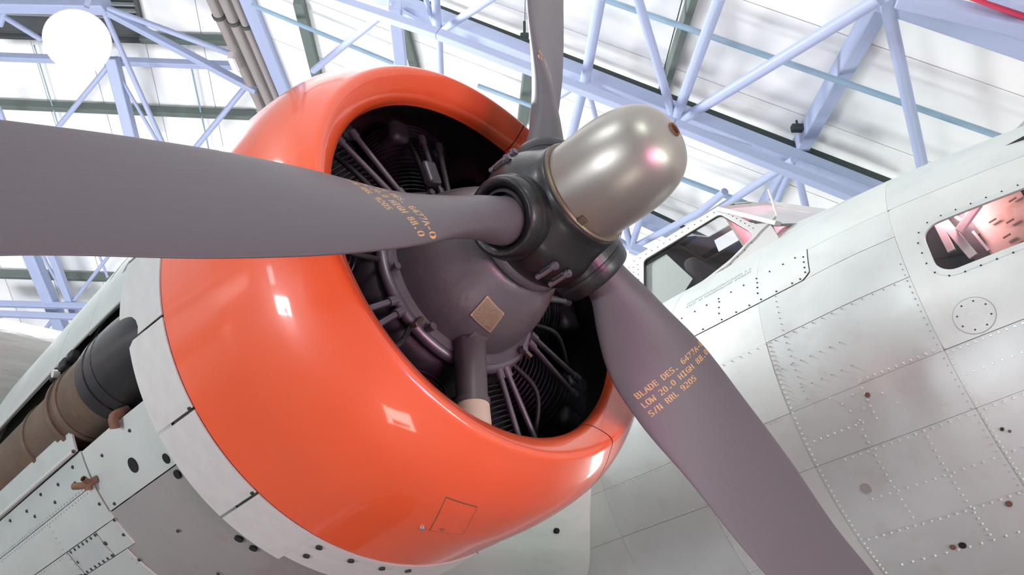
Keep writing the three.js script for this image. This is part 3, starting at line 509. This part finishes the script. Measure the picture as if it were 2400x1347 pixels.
  const sc = [], rv = []; const dot = (L, z, a, r, h = r > .005 ? .0016 : .0008) => L.push(new THREE.CylinderGeometry(r * .7, r, h * 2, 8).applyQuaternion(new THREE.Quaternion().setFromUnitVectors(V(0, 1, 0), pol(1, a, 0))).translate(...pol(NR(z) + .002, a, z).toArray()));
  for (let k = 0; k < 7; k++) dot(sc, -.745 - k * .03, 222.3, .0075); for (let k = 0; k < 7; k++) dot(sc, -.745 - k * .03, 228.6, .0075); dot(sc, -.73, 225.3, .0075); dot(sc, -.93, 225.3, .0075);
  for (let z = -.64; z > -1.85; z -= .022) { dot(rv, z, 213.2, .0035); dot(rv, z, 211.8, .0035); }
  for (let z = -1.0; z > -1.8; z -= .022) dot(rv, z, 222.2, .0035);
  for (let a = 214; a < 299; a += 1.6) { dot(rv, -.96, a, .0035); if (a > 230) dot(rv, -.68, a, .0035); }
  for (const [z, a] of [[-.63, 202.6], [-.78, 202.4], [-.95, 202.4], [-1.12, 202.2], [-1.3, 202], [-.68, 206], [-.8, 207], [-.93, 206], [-1.06, 207], [-1.2, 206], [-.7, 209.5], [-.86, 210], [-1.02, 209.5]]) dot(sc, z, a, .006);
  for (const [z, a] of [[-.61, 222], [-.63, 217], [-.62, 226], [-.655, 233], [-.655, 240], [-.2, 210], [-.33, 208], [-.5, 208.5], [-.56, 219], [-.4, 232], [-.2, 231], [-.45, 246]]) dot(sc, z, a, .0055);
  part('screws', sc, M.screw, nac, null, true); part('rivets', rv, M.skinDull, nac, null, true);
}
// ---- wing
{
  const wing = grp('wing', bomber);
  const le = X => [-1.0 - .14 * (2.2 - X), .22 + .045 * (2.2 - X)];
  const sec = [[-4.6, -.08], [-2.6, -.56], [-1.6, -.68], [-.9, -.66], [-.48, -.585], [-.27, -.47], [-.16, -.34], [-.085, -.21], [-.025, -.09], [0, 0], [-.03, .1], [-.12, .21], [-.3, .32], [-.7, .41], [-1.6, .42], [-3, .24], [-4.6, -.06]];
  const sc = curve2(sec, 4);
  const f = (xa, xb) => sheet(8, sc.length - 1, (u, v) => { const X = xa + (xb - xa) * u, [z, y] = along(sc, v), [lz, ly] = le(X); return V(X, ly + y, lz + z); }, (u, v) => [(xa + (xb - xa) * u), v * 9]);
  const cap = X => { const s = new THREE.Shape(sc.map(([z, y]) => new THREE.Vector2(z, y))), [lz, ly] = le(X); return new THREE.ShapeGeometry(s).applyMatrix4(new THREE.Matrix4().makeBasis(V(0, 0, 1), V(0, 1, 0), V(-1, 0, 0)).setPosition(X, ly, lz)); };
  part('wing_panel', [f(.2, 2.7)], M.skin, wing, 'inner wing between nacelle and fuselage'); part('wing_panel', [f(-5.2, .195), cap(-5.2)], M.skinGrey, wing, 'outer wing beyond the nacelle');
  part('vent_hole', rod([1.97, -.082, -1.19], [1.97, -.094, -1.163], .015, .015, 20), M.hole, wing, 'round dark hole in the wing leading edge');
}

// ---- fuselage
const fus = grp('fuselage', bomber, 'silver riveted forward fuselage');
const FX = 3.3, FY = .3;
const FR = z => z <= .4 ? 1.157 - .0 * z : z < .62 ? 1.157 + .003 * (z - .4) / .22 : 1.16 - .105 * ((z - .62) / .94) ** 1.5;
const fp = (z, a, o = 0) => { const r = FR(z) + o; return V(FX + r * Math.cos(a * D2R), FY + r * Math.sin(a * D2R), z); };
{
  const uvF = (z0, z1, a0, a1) => (u, v) => [(a0 + (a1 - a0) * u) * .02, z0 + (z1 - z0) * (1 - v)];
  const pan = (z0, z1, a0, a1, m, o = 0, name = 'skin_panel', lab) => part(name, slab(Math.max(5, Math.round((a1 - a0) / 2.5)), Math.max(5, Math.round((z1 - z0) / .1)), (u, v) => fp(z0 + (z1 - z0) * v, a0 + (a1 - a0) * u, o), .006, uvF(z0, z1, a0, a1)), m, fus, lab);
  part('inner_hull', [turned([[-7, .5], [-3, 1.09], [.3, 1.11]], 0, 360, 80, 4, [FX, FY]), turned([[.3, 1.11], [.62, 1.11]], 0, 360, 80, 0, [FX, FY]), turned([[.62, 1.11], [.62, .02]], 90, 270, 60, 0, [FX, FY])], M.hull, fus);
  const A = [60, 120, 148.6, 159.5, 172, 190.5, 203.5, 222, 246, 300], Z = [-3.2, -1.6, -.95, -.38, .2, .92, 1.9, 2.7];
  let k = 0; const g = .035, gz = .0006;
  for (let j = 0; j < Z.length - 1; j++) for (let i = 0; i < A.length - 1; i++) {
    if (Z[j] === .92 && i >= 2 && i <= 4) continue;                            // nose window sheet
    if (i === 2 && (Z[j] === -.38 || Z[j] === .2 || Z[j] === -.95)) continue;  // access panel
    if (i <= 0 && Z[j] >= -1.6 && Z[j] < .2) continue;                         // cockpit stands here
    pan(Z[j] + gz, Z[j + 1] - gz, A[i] + g, A[i + 1] - g, (k++ * 5 + i) % 3 ? M.skin : M.skinB, ((k * 37) % 5 - 2) * .0006);
  }
  for (let a = -60; a < 60; a += 30) for (let j = 0; j < Z.length - 1; j++) pan(Z[j] + gz, Z[j + 1] - gz, a + g, a + 30 - g, M.skin);
  pan(-.95, -.1 - gz, 148.7, 159.35, M.skin, 0); pan(-.1, .2 - gz, 148.7, 159.35, M.skin, 0); pan(.5, .92, 148.7, 159.35, M.skinB, 0); pan(.2, .5, 148.7, 159.35, M.skin, -.001);
  // screwed access panel with cut corner
  part('access_panel', slab(12, 20, (u, v) => { const z0 = -.62, z1 = .497, a = 148.3 + 11.0 * u; const e = Math.max(0, (u - .86) / .14) * .045; return fp(z0 + (z1 - e - z0) * v, a, .003); }, .004, uvF(-.62, .5, 148.3, 159.3)), M.skin, fus, 'long screwed access panel below the cockpit window');
  part('panel_shadow_gap', slab(12, 20, (u, v) => { const e = Math.max(0, (u - .86) / .14) * .045; return fp(-.62 + (1.121 - e) * v, 148.2 + 11.25 * u, .0008); }, .002, uvF(0, 1, 0, 1)), M.screw, fus);
  // nose section with window
  const ring = (inner, outer, m, name, n = 120, o = 0) => { const f = (u, v) => { const a = inner(u), b = outer(u); return fp(a[0] + (b[0] - a[0]) * v, a[1] + (b[1] - a[1]) * v, o); }; return part(name, [sheet(n, 8, f, (u, v) => { const a = inner(u), b = outer(u); return [(a[1] + (b[1] - a[1]) * v) * .02, a[0] + (b[0] - a[0]) * v]; }), sheet(n, 1, (u, v) => { const p = inner(u); return fp(p[0], p[1], o - .012 * v); })], m, fus); };
  const wz0 = 1.032, wz1 = 1.53, wa0 = 160.4, wa1 = 174.6, rz = .075, ra = rz / 1.1 / D2R;
  const rrect = (z0, z1, a0, a1, r, rA) => { const P = []; const arc = (cz, ca, s) => { for (let k = 0; k <= 10; k++) { const t = (s + 9 * k) * D2R; P.push([cz + r * Math.cos(t), ca + rA * Math.sin(t)]); } }; arc(z1 - r, a1 - rA, 0); arc(z0 + r, a1 - rA, 90); arc(z0 + r, a0 + rA, 180); arc(z1 - r, a0 + rA, 270); P.push(P[0]); return P; };
  const byLen = P => { const L = [0]; for (let k = 1; k < P.length; k++) L.push(L[k - 1] + Math.hypot(P[k][0] - P[k - 1][0], (P[k][1] - P[k - 1][1]) * .02)); return t => { const d = t * L.at(-1); let k = 1; while (k < L.length - 1 && L[k] < d) k++; const q = (d - L[k - 1]) / Math.max(1e-9, L[k] - L[k - 1]); return P[k - 1].map((v, i) => v + (P[k][i] - v) * q); }; };
  const inner = byLen(rrect(wz0, wz1, wa0, wa1, rz, ra)), mid = byLen(rrect(wz0 - .03, wz1 + .03, wa0 - 1.5, wa1 + 1.5, rz + .03, ra + 1.5));
  const outer = u => { const p = mid(u), cz = (wz0 + wz1) / 2, ca = (wa0 + wa1) / 2; const dz = p[0] - cz, da = p[1] - ca; const s = Math.min(dz > 0 ? (1.9 - gz - cz) / dz : dz < 0 ? (.92 + gz - cz) / dz : 1e9, da > 0 ? (190.4 - ca) / da : da < 0 ? (148.7 - ca) / da : 1e9); return [cz + dz * s, ca + da * s]; };
  ring(mid, outer, M.skin, 'skin_panel', 160); ring(inner, mid, M.skinB, 'window_rim', 160, .001);
  const nw = grp('nose_window', bomber, 'rounded nose window showing pink-lit struts inside');
  part('pane', sheet(24, 12, (u, v) => fp(wz0 - .01 + (wz1 - wz0 + .02) * u, wa0 - .4 + (wa1 - wa0 + .8) * v, -.008)), M.glass, nw);
  const inr = (name, geo, m, lab) => part(name, geo, m, nw, lab);
  inr('cabin_wall', [quadSlab([V(2.66, .3, .80), V(2.66, .3, 2.0), V(2.66, 1.02, 2.0), V(2.66, 1.02, .80)], .02), new THREE.BoxGeometry(.4, .02, 1.2).translate(2.46, .34, 1.4), new THREE.BoxGeometry(.17, .02, 1.2).translate(2.575, .99, 1.4), new THREE.BoxGeometry(.24, .62, .02).translate(2.54, .66, .82)], M.interior);
  inr('cabin_liner', [sheet(14, 6, (u, v) => fp(.80 + 1.2 * u, 138 + 21 * v, -.02)), sheet(14, 6, (u, v) => fp(.80 + 1.2 * u, 176.5 + 16 * v, -.02)), sheet(4, 10, (u, v) => fp(.84 + .14 * u, 140 + 50 * v, -.02))], M.interior);
  inr('tan_panel', [quadSlab([V(2.54, .44, 1.155), V(2.54, .44, 1.42), V(2.54, .92, 1.42), V(2.54, .92, 1.155)], .015)], M.tan, 'pinkish tan inner panel');
  for (const [z, y] of [[1.27, .60], [1.31, .66], [1.30, .54], [1.36, .75], [1.25, .70]]) inr('panel_slot', bar([2.522, y, z], [2.522, y + .004, z + .035], .008, .006), M.rust);
  inr('strut', bar([2.42, .855, 1.075], [2.42, .60, 1.075], .035, .02, V(1, 0, 0)), M.strut); inr('strut', bar([2.42, .76, 1.10], [2.42, .53, 1.145], .04, .02, V(1, 0, 0)), M.strut); inr('strut', bar([2.40, .665, 1.14], [2.40, .745, 1.265], .035, .02, V(1, 0, 0)), M.strut); inr('strut', bar([2.44, .85, 1.115], [2.44, .73, 1.165], .014, .014), M.strut); inr('strut', bar([2.45, .66, 1.185], [2.45, .54, 1.205], .012, .012), M.strut);
  inr('dark_plate', [quadSlab([V(2.50, .66, 1.09), V(2.50, .66, 1.20), V(2.50, .80, 1.18), V(2.50, .80, 1.09)], .01), quadSlab([V(2.5, .52, 1.13), V(2.5, .52, 1.2), V(2.5, .66, 1.19), V(2.5, .66, 1.13)], .01)], M.dark);
  const cl = inr('cabin_lamp', new THREE.SphereGeometry(.025, 16, 12).translate(2.43, .875, 1.18), std({ color: 0x333333, emissive: 0xffb8c8, emissiveIntensity: 3 })); void cl;
  const pl = new THREE.PointLight(0xffc8d0, .65, 0, 2); pl.shadow.radius = 2; pl.castShadow = true; pl.position.set(2.395, .80, 1.17); pl.name = 'cabin_light'; bomber.add(pl);
  // fasteners
  const sc = [], rv = [], rvd = [];
  const dot = (L, z, a, r, h) => { const n = fp(z, a, 1).sub(fp(z, a)).normalize(); L.push(new THREE.CylinderGeometry(r * .55, r, h * 3, 7).applyQuaternion(new THREE.Quaternion().setFromUnitVectors(V(0, 1, 0), n)).translate(...fp(z, a, h * .6).toArray())); };
  for (let u = 0; u < 1; u += 1 / 26) { const p = mid(u); dot(sc, p[0], p[1], .0055, .0018); }
  const rowZ = (z, a0, a1, st, L = rv, r = .0068) => { for (let a = a0; a < a1; a += st) dot(L, z, a, r, .003); };
  const rowA = (a, z0, z1, st, L = rv, r = .0068) => { for (let z = z0; z < z1; z += st) dot(L, z, a, r, .003); };
  rowZ(.212, 172, 246, 1.25); rowZ(.93, 190, 246, 1.25); rowZ(.905, 168, 246, 1.6, rvd, .004);
  rowA(191.2, .95, 1.9, .03); rowA(189.8, .56, .9, .032); rowA(198.2, .25, .52, .034); rowA(204.2, .34, .9, .036); rowA(204.2, .95, 1.9, .036); rowA(214, .36, .9, .04); rowA(214, .96, 1.9, .04); rowA(196.5, .95, 1.9, .036); rowA(222.6, .24, .9, .036); rowA(222.6, .95, 1.7, .036); rowA(180, .24, .55, .05, rvd, .004); rowA(172.5, -.35, .9, .05, rvd, .0035); rowA(191, -.9, .18, .03, rvd, .004); rowA(203, -.9, .18, .03, rvd, .004); rowZ(-.37, 160, 240, 1.4, rvd, .004); rowZ(.3, 160, 190, 1.8, rvd, .0035);
  rowZ(.47, 198, 222, 1.5); rowZ(.70, 204, 230, 1.5); rowA(231, .3, 1.4, .05); rowZ(.55, 190, 199, 1.4); rowA(186, .3, .6, .05, rvd, .004);
  for (const [z, a] of [[.44, 193], [.46, 195], [.48, 197.5], [.50, 192], [.52, 195.5], [.4, 190.8], [.62, 194], [.66, 197]]) dot(rv, z, a, .006, .003);
  // access panel screws
  for (const z of [-.42, -.29, -.2, -.12, -.04, .04, .12, .2, .28, .36, .43]) dot(sc, z, 149.4, .0068, .0035);
  for (const z of [-.42, -.33, -.24, -.14, -.02, .07, .15, .22, .31, .40, .445]) dot(sc, z, 158.6, .0068, .0035);
  for (const a of [151, 153.2, 155.4, 157.2]) dot(sc, .477, a, .0068, .0035);
  for (const a of [151.5, 153.5, 155.8]) dot(sc, .205, a, .0068, .0035);
  for (const a of [151, 153.4, 155.8]) dot(sc, -.035, a, .0068, .0035);
  // round cover plate
  for (let k = 0; k < 8; k++) { const t = (k * 45 + 20) * D2R; dot(sc, 1.08 + .062 * Math.cos(t), 186 + 3.1 * Math.sin(t), .0058, .002); }
  part('round_cover', sheet(48, 4, (u, v) => fp(1.08 + .078 * Math.cos(u * 6.28319) * v, 186 + 3.9 * Math.sin(u * 6.28319) * v, .0022)), M.skin, fus);
  part('round_cover_rim', new THREE.TubeGeometry(new THREE.CatmullRomCurve3(Array.from({ length: 32 }, (_, k) => fp(1.08 + .079 * Math.cos(k / 32 * 6.2832), 186 + 3.95 * Math.sin(k / 32 * 6.2832), .0008)), true), 64, .0016, 5, true), M.skinGrey, fus);
  for (const [z, a, r, m, lab] of [[.36, 211.4, .026, M.skinGrey, 'round grey plug'], [.578, 230.1, .016, M.hole, 'dark bolt head'], [.539, 229.9, .013, M.rust, 'rusty bolt head'], [.965, 209.1, .008, M.screw], [.985, 210, .006, M.rust], [.834, 224, .014, M.rust, 'rusty bolt head'], [.56, 193.2, .012, M.rust]]) part('bolt', rod(fp(z, a, -.004).toArray(), fp(z, a, r > .02 ? .004 : .006).toArray(), r, r * .9, 20), m, fus, lab);
  part('screws', sc, M.screw, fus, null, true); part('rivets', rv, M.rivet, fus, null, true); part('flush_rivets', rvd, M.skinDull, fus, null, true);
  // small faded stencil under the cockpit sill
  const cv = document.createElement('canvas'); cv.width = 512; cv.height = 128; const c = cv.getContext('2d'); c.clearRect(0, 0, 512, 128); c.fillStyle = '#9aa5a0'; SEED = 21; for (const y of [18, 62]) for (let x = 8; x < 500;) { const w = 5 + rnd() * 9; if (rnd() > .16) { c.fillRect(x, y, 3, 26); c.fillRect(x, y + (rnd() * 22 | 0), w, 4); } x += w + 7; }
  const pt = new THREE.CanvasTexture(cv); pt.colorSpace = THREE.SRGBColorSpace;
  part('faded_stencil', slab(6, 14, (u, v) => fp(.16 - .44 * v, 140.6 + 5 * u + .8 * v, .0012), .0004, (u, v) => [1 - v, 1 - u]), std({ map: pt, roughness: .5, metalness: .3, transparent: true, alphaTest: .5, side: THREE.DoubleSide }), fus, 'faded grey stencil lines under the cockpit window');
}
// ---- cockpit
{
  const ck = grp('cockpit', bomber, 'cockpit canopy with framed side windows and windscreen');
  const T15 = Math.tan(15 * D2R), side = (y, z, o = 0) => V(2.72 + (y - 1.26) * T15 - o, y, z);
  const nrm = V(-Math.cos(15 * D2R), Math.sin(15 * D2R), 0);
  // flat frame with real openings, in the (z, height) plane
  const poly = pts => new THREE.Shape(pts.map(p => new THREE.Vector2(...p)));
  const rounded = (pts, r) => { const n = pts.length, s = new THREE.Path(); for (let k = 0; k < n; k++) { const a = new THREE.Vector2(...pts[(k + n - 1) % n]), b = new THREE.Vector2(...pts[k]), c = new THREE.Vector2(...pts[(k + 1) % n]); const p = b.clone().add(a.clone().sub(b).setLength(r)), q = b.clone().add(c.clone().sub(b).setLength(r)); if (k) s.lineTo(p.x, p.y); else s.moveTo(p.x, p.y); s.quadraticCurveTo(b.x, b.y, q.x, q.y); } s.closePath(); return s; };
  const win1 = [[-.785, 1.285], [-.3, 1.30], [-.10, 1.345], [.085, 1.425], [.07, 1.475], [-.115, 1.765], [-.755, 1.765]];
  const win2 = [[-1.5, 1.285], [-.885, 1.285], [-.865, 1.72], [-1.4, 1.72]];
  const wall = poly([[-1.75, 1.12], [.28, 1.12], [.20, 1.455], [.10, 1.515], [-.125, 1.835], [-.9, 1.84], [-1.75, 1.62]]);
  const base = new THREE.Matrix4().makeBasis(V(0, 0, 1), V(Math.sin(15 * D2R), Math.cos(15 * D2R), 0), nrm).setPosition(2.72, 1.26, 0);
  const flat = p => p.map(([z, y]) => [z, (y - 1.26) / Math.cos(15 * D2R)]);
  const mk = (outer, holes, d, o) => { const s = poly(flat(outer)); for (const h of holes) s.holes.push(rounded(flat(h), .035)); return new THREE.ExtrudeGeometry(s, { depth: d, bevelEnabled: true, bevelSize: .003, bevelThickness: .003, bevelSegments: 2, curveSegments: 6 }).translate(0, 0, o).applyMatrix4(base); };
  const wallPts = [[-1.75, 1.12], [.28, 1.12], [.20, 1.455], [.10, 1.515], [-.125, 1.835], [-.9, 1.84], [-1.75, 1.62]];
  const mirror = g => { const c = g.clone().applyMatrix4(new THREE.Matrix4().makeScale(-1, 1, 1).setPosition(2 * FX, 0, 0)); const ix = c.index; if (ix) { for (let k = 0; k < ix.count; k += 3) { const t = ix.getX(k); ix.setX(k, ix.getX(k + 1)); ix.setX(k + 1, t); } } else for (const key of Object.keys(c.attributes)) { const a = c.attributes[key], n = a.itemSize; for (let k = 0; k < a.count; k += 3) for (let i = 0; i < n; i++) { const t = a.array[k * n + i]; a.array[k * n + i] = a.array[(k + 1) * n + i]; a.array[(k + 1) * n + i] = t; } } return c; };
  const wg = mk(wallPts, [win1, win2], .016, -.01); part('window_frame', wg, M.flap, ck, 'riveted light frame of the cockpit side windows'); part('window_frame', mirror(wg), M.flap, ck);
  const seal = (() => { const s = poly(flat(win1.map(([z, y]) => [z, y]))); const h = rounded(flat(win1.map(([z, y]) => { const c = [-.36, 1.53]; return [c[0] + (z - c[0]) * .985, c[1] + (y - c[1]) * .965]; })), .035); const o = new THREE.Shape(rounded(flat(win1), .036).getPoints(8)); o.holes.push(h); return new THREE.ExtrudeGeometry(o, { depth: .01, bevelEnabled: false }).translate(0, 0, -.006).applyMatrix4(base); })();
  part('window_seal', seal, M.screw, ck);
  const paneG = (w, o) => new THREE.ExtrudeGeometry(poly(flat(w)), { depth: .003, bevelEnabled: false }).translate(0, 0, o).applyMatrix4(base);
  part('pane', new THREE.ShapeGeometry(poly(flat(win1))).translate(0, 0, -.006).applyMatrix4(base), M.glass, ck);
  part('pane', new THREE.ShapeGeometry(poly(flat(win2))).translate(0, 0, -.006).applyMatrix4(base), M.glass, ck);
  part('window_blind', paneG([[-.80, 1.27], [-.50, 1.27], [-.55, 1.455], [-.60, 1.735], [-.80, 1.735]].map(([z, y], k) => [[-.80, 1.27], [-.545, 1.27], [-.40, 1.40], [-.585, 1.735], [-.80, 1.735]][k]), -.03), M.coaming, ck, 'pale grey-green blind behind the rear half of the side window');
  part('window_blind', paneG([[-1.52, 1.25], [-.87, 1.25], [-.85, 1.73], [-1.42, 1.73]], -.03), M.coaming, ck);
  part('sill_sealant', [tube(Array.from({ length: 24 }, (_, k) => { const z = -.95 + k * .052; const y = z < -.3 ? 1.283 : z < -.1 ? 1.283 + (z + .3) * .2 : 1.323 + (z + .1) * .45; return side(y - .004 + (k % 2) * .006, z, .008).toArray(); }), .011, 90, 8)], M.flap, ck);
  // interior: dark cabin with the far window
  const dk = new THREE.BoxGeometry(1.5, .02, 2.3).translate(FX, 1.14, -.7);
  part('cabin_lining', [dk, new THREE.BoxGeometry(.84, .02, 1.08).translate(FX, 1.80, -1.06), new THREE.BoxGeometry(.42, .02, .42).translate(3.51, 1.80, -.31), new THREE.BoxGeometry(.9, .6, .02).translate(FX, 1.42, -1.6)], M.interior, ck);
  part('seat_back', [new RoundedBoxGeometry(.45, .46, .1, 3, .04).translate(3.05, 1.36, -.42), new RoundedBoxGeometry(.45, .46, .1, 3, .04).translate(3.55, 1.36, -.42)], M.interior, ck);
  part('far_wall_lining', mirror(mk([[-1.75, 1.12], [.05, 1.12], [.05, 1.5], [-.125, 1.8], [-1.75, 1.62]], [[[-.55, 1.44], [-.12, 1.44], [-.12, 1.66], [-.55, 1.66]]], .01, -.04)), M.interior, ck);
  part('pane', mirror(new THREE.ShapeGeometry(poly(flat(win1))).translate(0, 0, -.006).applyMatrix4(base)), M.hazeGlass, ck);
  // roof and windscreen
  const roofPts = [[2.872, 1.835], [3.0, 1.90], [3.15, 1.94], [3.3, 1.95], [3.45, 1.94], [3.6, 1.90], [3.728, 1.835]];
  const roofF = (u, v) => { const p = along(roofPts, u); const z = -.125 + .17 * Math.max(0, 1 - Math.abs(p[0] - FX) / .43) - 1.65 * v; return V(p[0], p[1] - .22 * Math.max(0, v - .45) ** 1.2, z); };
  const roofPart = (u0, u1, v0, v1) => slab(Math.max(3, Math.round(24 * (u1 - u0))), Math.max(2, Math.round(10 * (v1 - v0))), (u, v) => roofF(u0 + (u1 - u0) * u, v0 + (v1 - v0) * v), .01);
  part('canopy_roof', [roofPart(0, 1, 0, .085), roofPart(0, 1, .28, 1), roofPart(0, .15, .085, .28), roofPart(.46, .54, .085, .28), roofPart(.85, 1, .085, .28)], M.skin, ck, 'canopy roof with two skylights');
  for (const [a, b] of [[.15, .46], [.54, .85]]) part('skylight', sheet(6, 6, (u, v) => roofF(a + (b - a) * u, .085 + .195 * v)), M.glass, ck);
  const Ap = side(1.815, -.118), Bp = side(1.42, .25), Dp = V(3.3, 1.945, .045), Cp = V(3.3, 1.42, .66);
  const quad = (a, b, c, d) => sheet(10, 10, (u, v) => a.clone().lerp(b, u).lerp(d.clone().lerp(c, u), v));
  const pW = quad(Ap, Bp, Cp, Dp); part('windscreen_pane', pW, M.hazeGlass, ck, 'pinkish hazy windscreen pane'); part('windscreen_pane', mirror(pW), M.hazeGlass, ck);
  part('windscreen_post', [bar(Ap.toArray(), Bp.toArray(), .05, .03), bar(Dp.toArray(), Cp.toArray(), .04, .04), mirror(bar(Ap.toArray(), Bp.toArray(), .05, .03))], M.flap, ck);
  part('windscreen_edge', [bar(Ap.toArray(), Dp.toArray(), .03, .03), mirror(bar(Ap.toArray(), Dp.toArray(), .03, .03))], M.flap, ck);
  const cA = side(1.60, .055).add(V(.02, 0, -.02)), cB = Bp.clone().add(V(.02, 0, -.02)), cC = Cp.clone().add(V(0, 0, -.03)), cD = V(3.28, 1.86, .11);
  part('glare_shield', [quad(cA, cB, cC, cD)], M.coaming, ck, 'pale grey shield behind the lower windscreen');
  part('instrument_lining', [quadSlab([V(2.9, 1.2, .02), V(3.7, 1.2, .02), V(3.7, 1.78, -.1), V(2.9, 1.78, -.1)], .02)], M.tan, ck);
  part('nose_deck', sheet(20, 12, (u, v) => { const a = 60 + 60 * u, z = .2 + .72 * v; const p = fp(z, a); const h = Math.max(0, 1 - v * 1.1) * .16 * Math.sin(Math.PI * u); return p.add(V(0, h, 0)); }), M.skin, ck);
  part('aerial', rod([3.0, 1.62, .18], [2.985, 1.83, .19], .012, .006, 12), M.box, ck, 'short pinkish white aerial above the windscreen');
  const pl = new THREE.PointLight(0xff9ec0, 1.6, 0, 2); pl.position.set(3.3, 1.62, .12); pl.shadow.radius = 2; pl.castShadow = true; pl.name = 'cockpit_light'; bomber.add(pl);
  part('dome_lamp', new THREE.SphereGeometry(.025, 16, 12).translate(3.3, 1.66, .1), std({ color: 0x333333, emissive: 0xff9ec0, emissiveIntensity: 3 }), ck);
  // frame rivets
  const rv = [], dot = (z, y) => rv.push(new THREE.CylinderGeometry(.0025, .0035, .004, 7).applyQuaternion(new THREE.Quaternion().setFromUnitVectors(V(0, 1, 0), nrm)).translate(...side(y, z, .0).addScaledVector(nrm, .011).toArray()));
  for (let z = -1.3; z < -.13; z += .052) dot(z, z > -.86 ? 1.80 : 1.775);
  for (let k = 0; k < 9; k++) dot(-.10 + k * .024, 1.79 - k * .038);
  for (let y = 1.3; y < 1.76; y += .045) { dot(-.845, y); dot(-.805, y); }
  for (let z = -.76; z < .1; z += .055) dot(z, z < -.3 ? 1.262 : z < -.1 ? 1.27 + (z + .3) * .2 : 1.31 + (z + .1) * .42);
  part('frame_rivets', rv, M.screw, ck, null, true);
}
// ---- main wheel leg that carries the aircraft
{
  const lg = grp('landing_gear', bomber);
  const gy = -2.60, z = -1.45;
  part('leg', [rod([0, -.5, z - .1], [0, gy + .62, z + .08], .075, .06, 24), rod([0, -.6, z - .7], [0, gy + .9, z + .05], .04, .04, 16)], M.metal, lg);
  part('tyre', turned([[-.17, .3], [-.2, .42], [-.17, .56], [-.08, .645], [0, .66], [.08, .645], [.17, .56], [.2, .42], [.17, .3]], 0, 360, 60, 5).rotateY(Math.PI / 2).translate(.22, gy + .67, z + .1), M.tyre, lg);
  part('wheel_hub', turned([[-.16, .3], [-.1, .28], [-.08, .08], [.08, .08], [.1, .28], [.16, .3]], 0, 360, 40, 0).rotateY(Math.PI / 2).translate(.22, gy + .67, z + .1), M.metal, lg);
}
renderer.render(scene, camera);
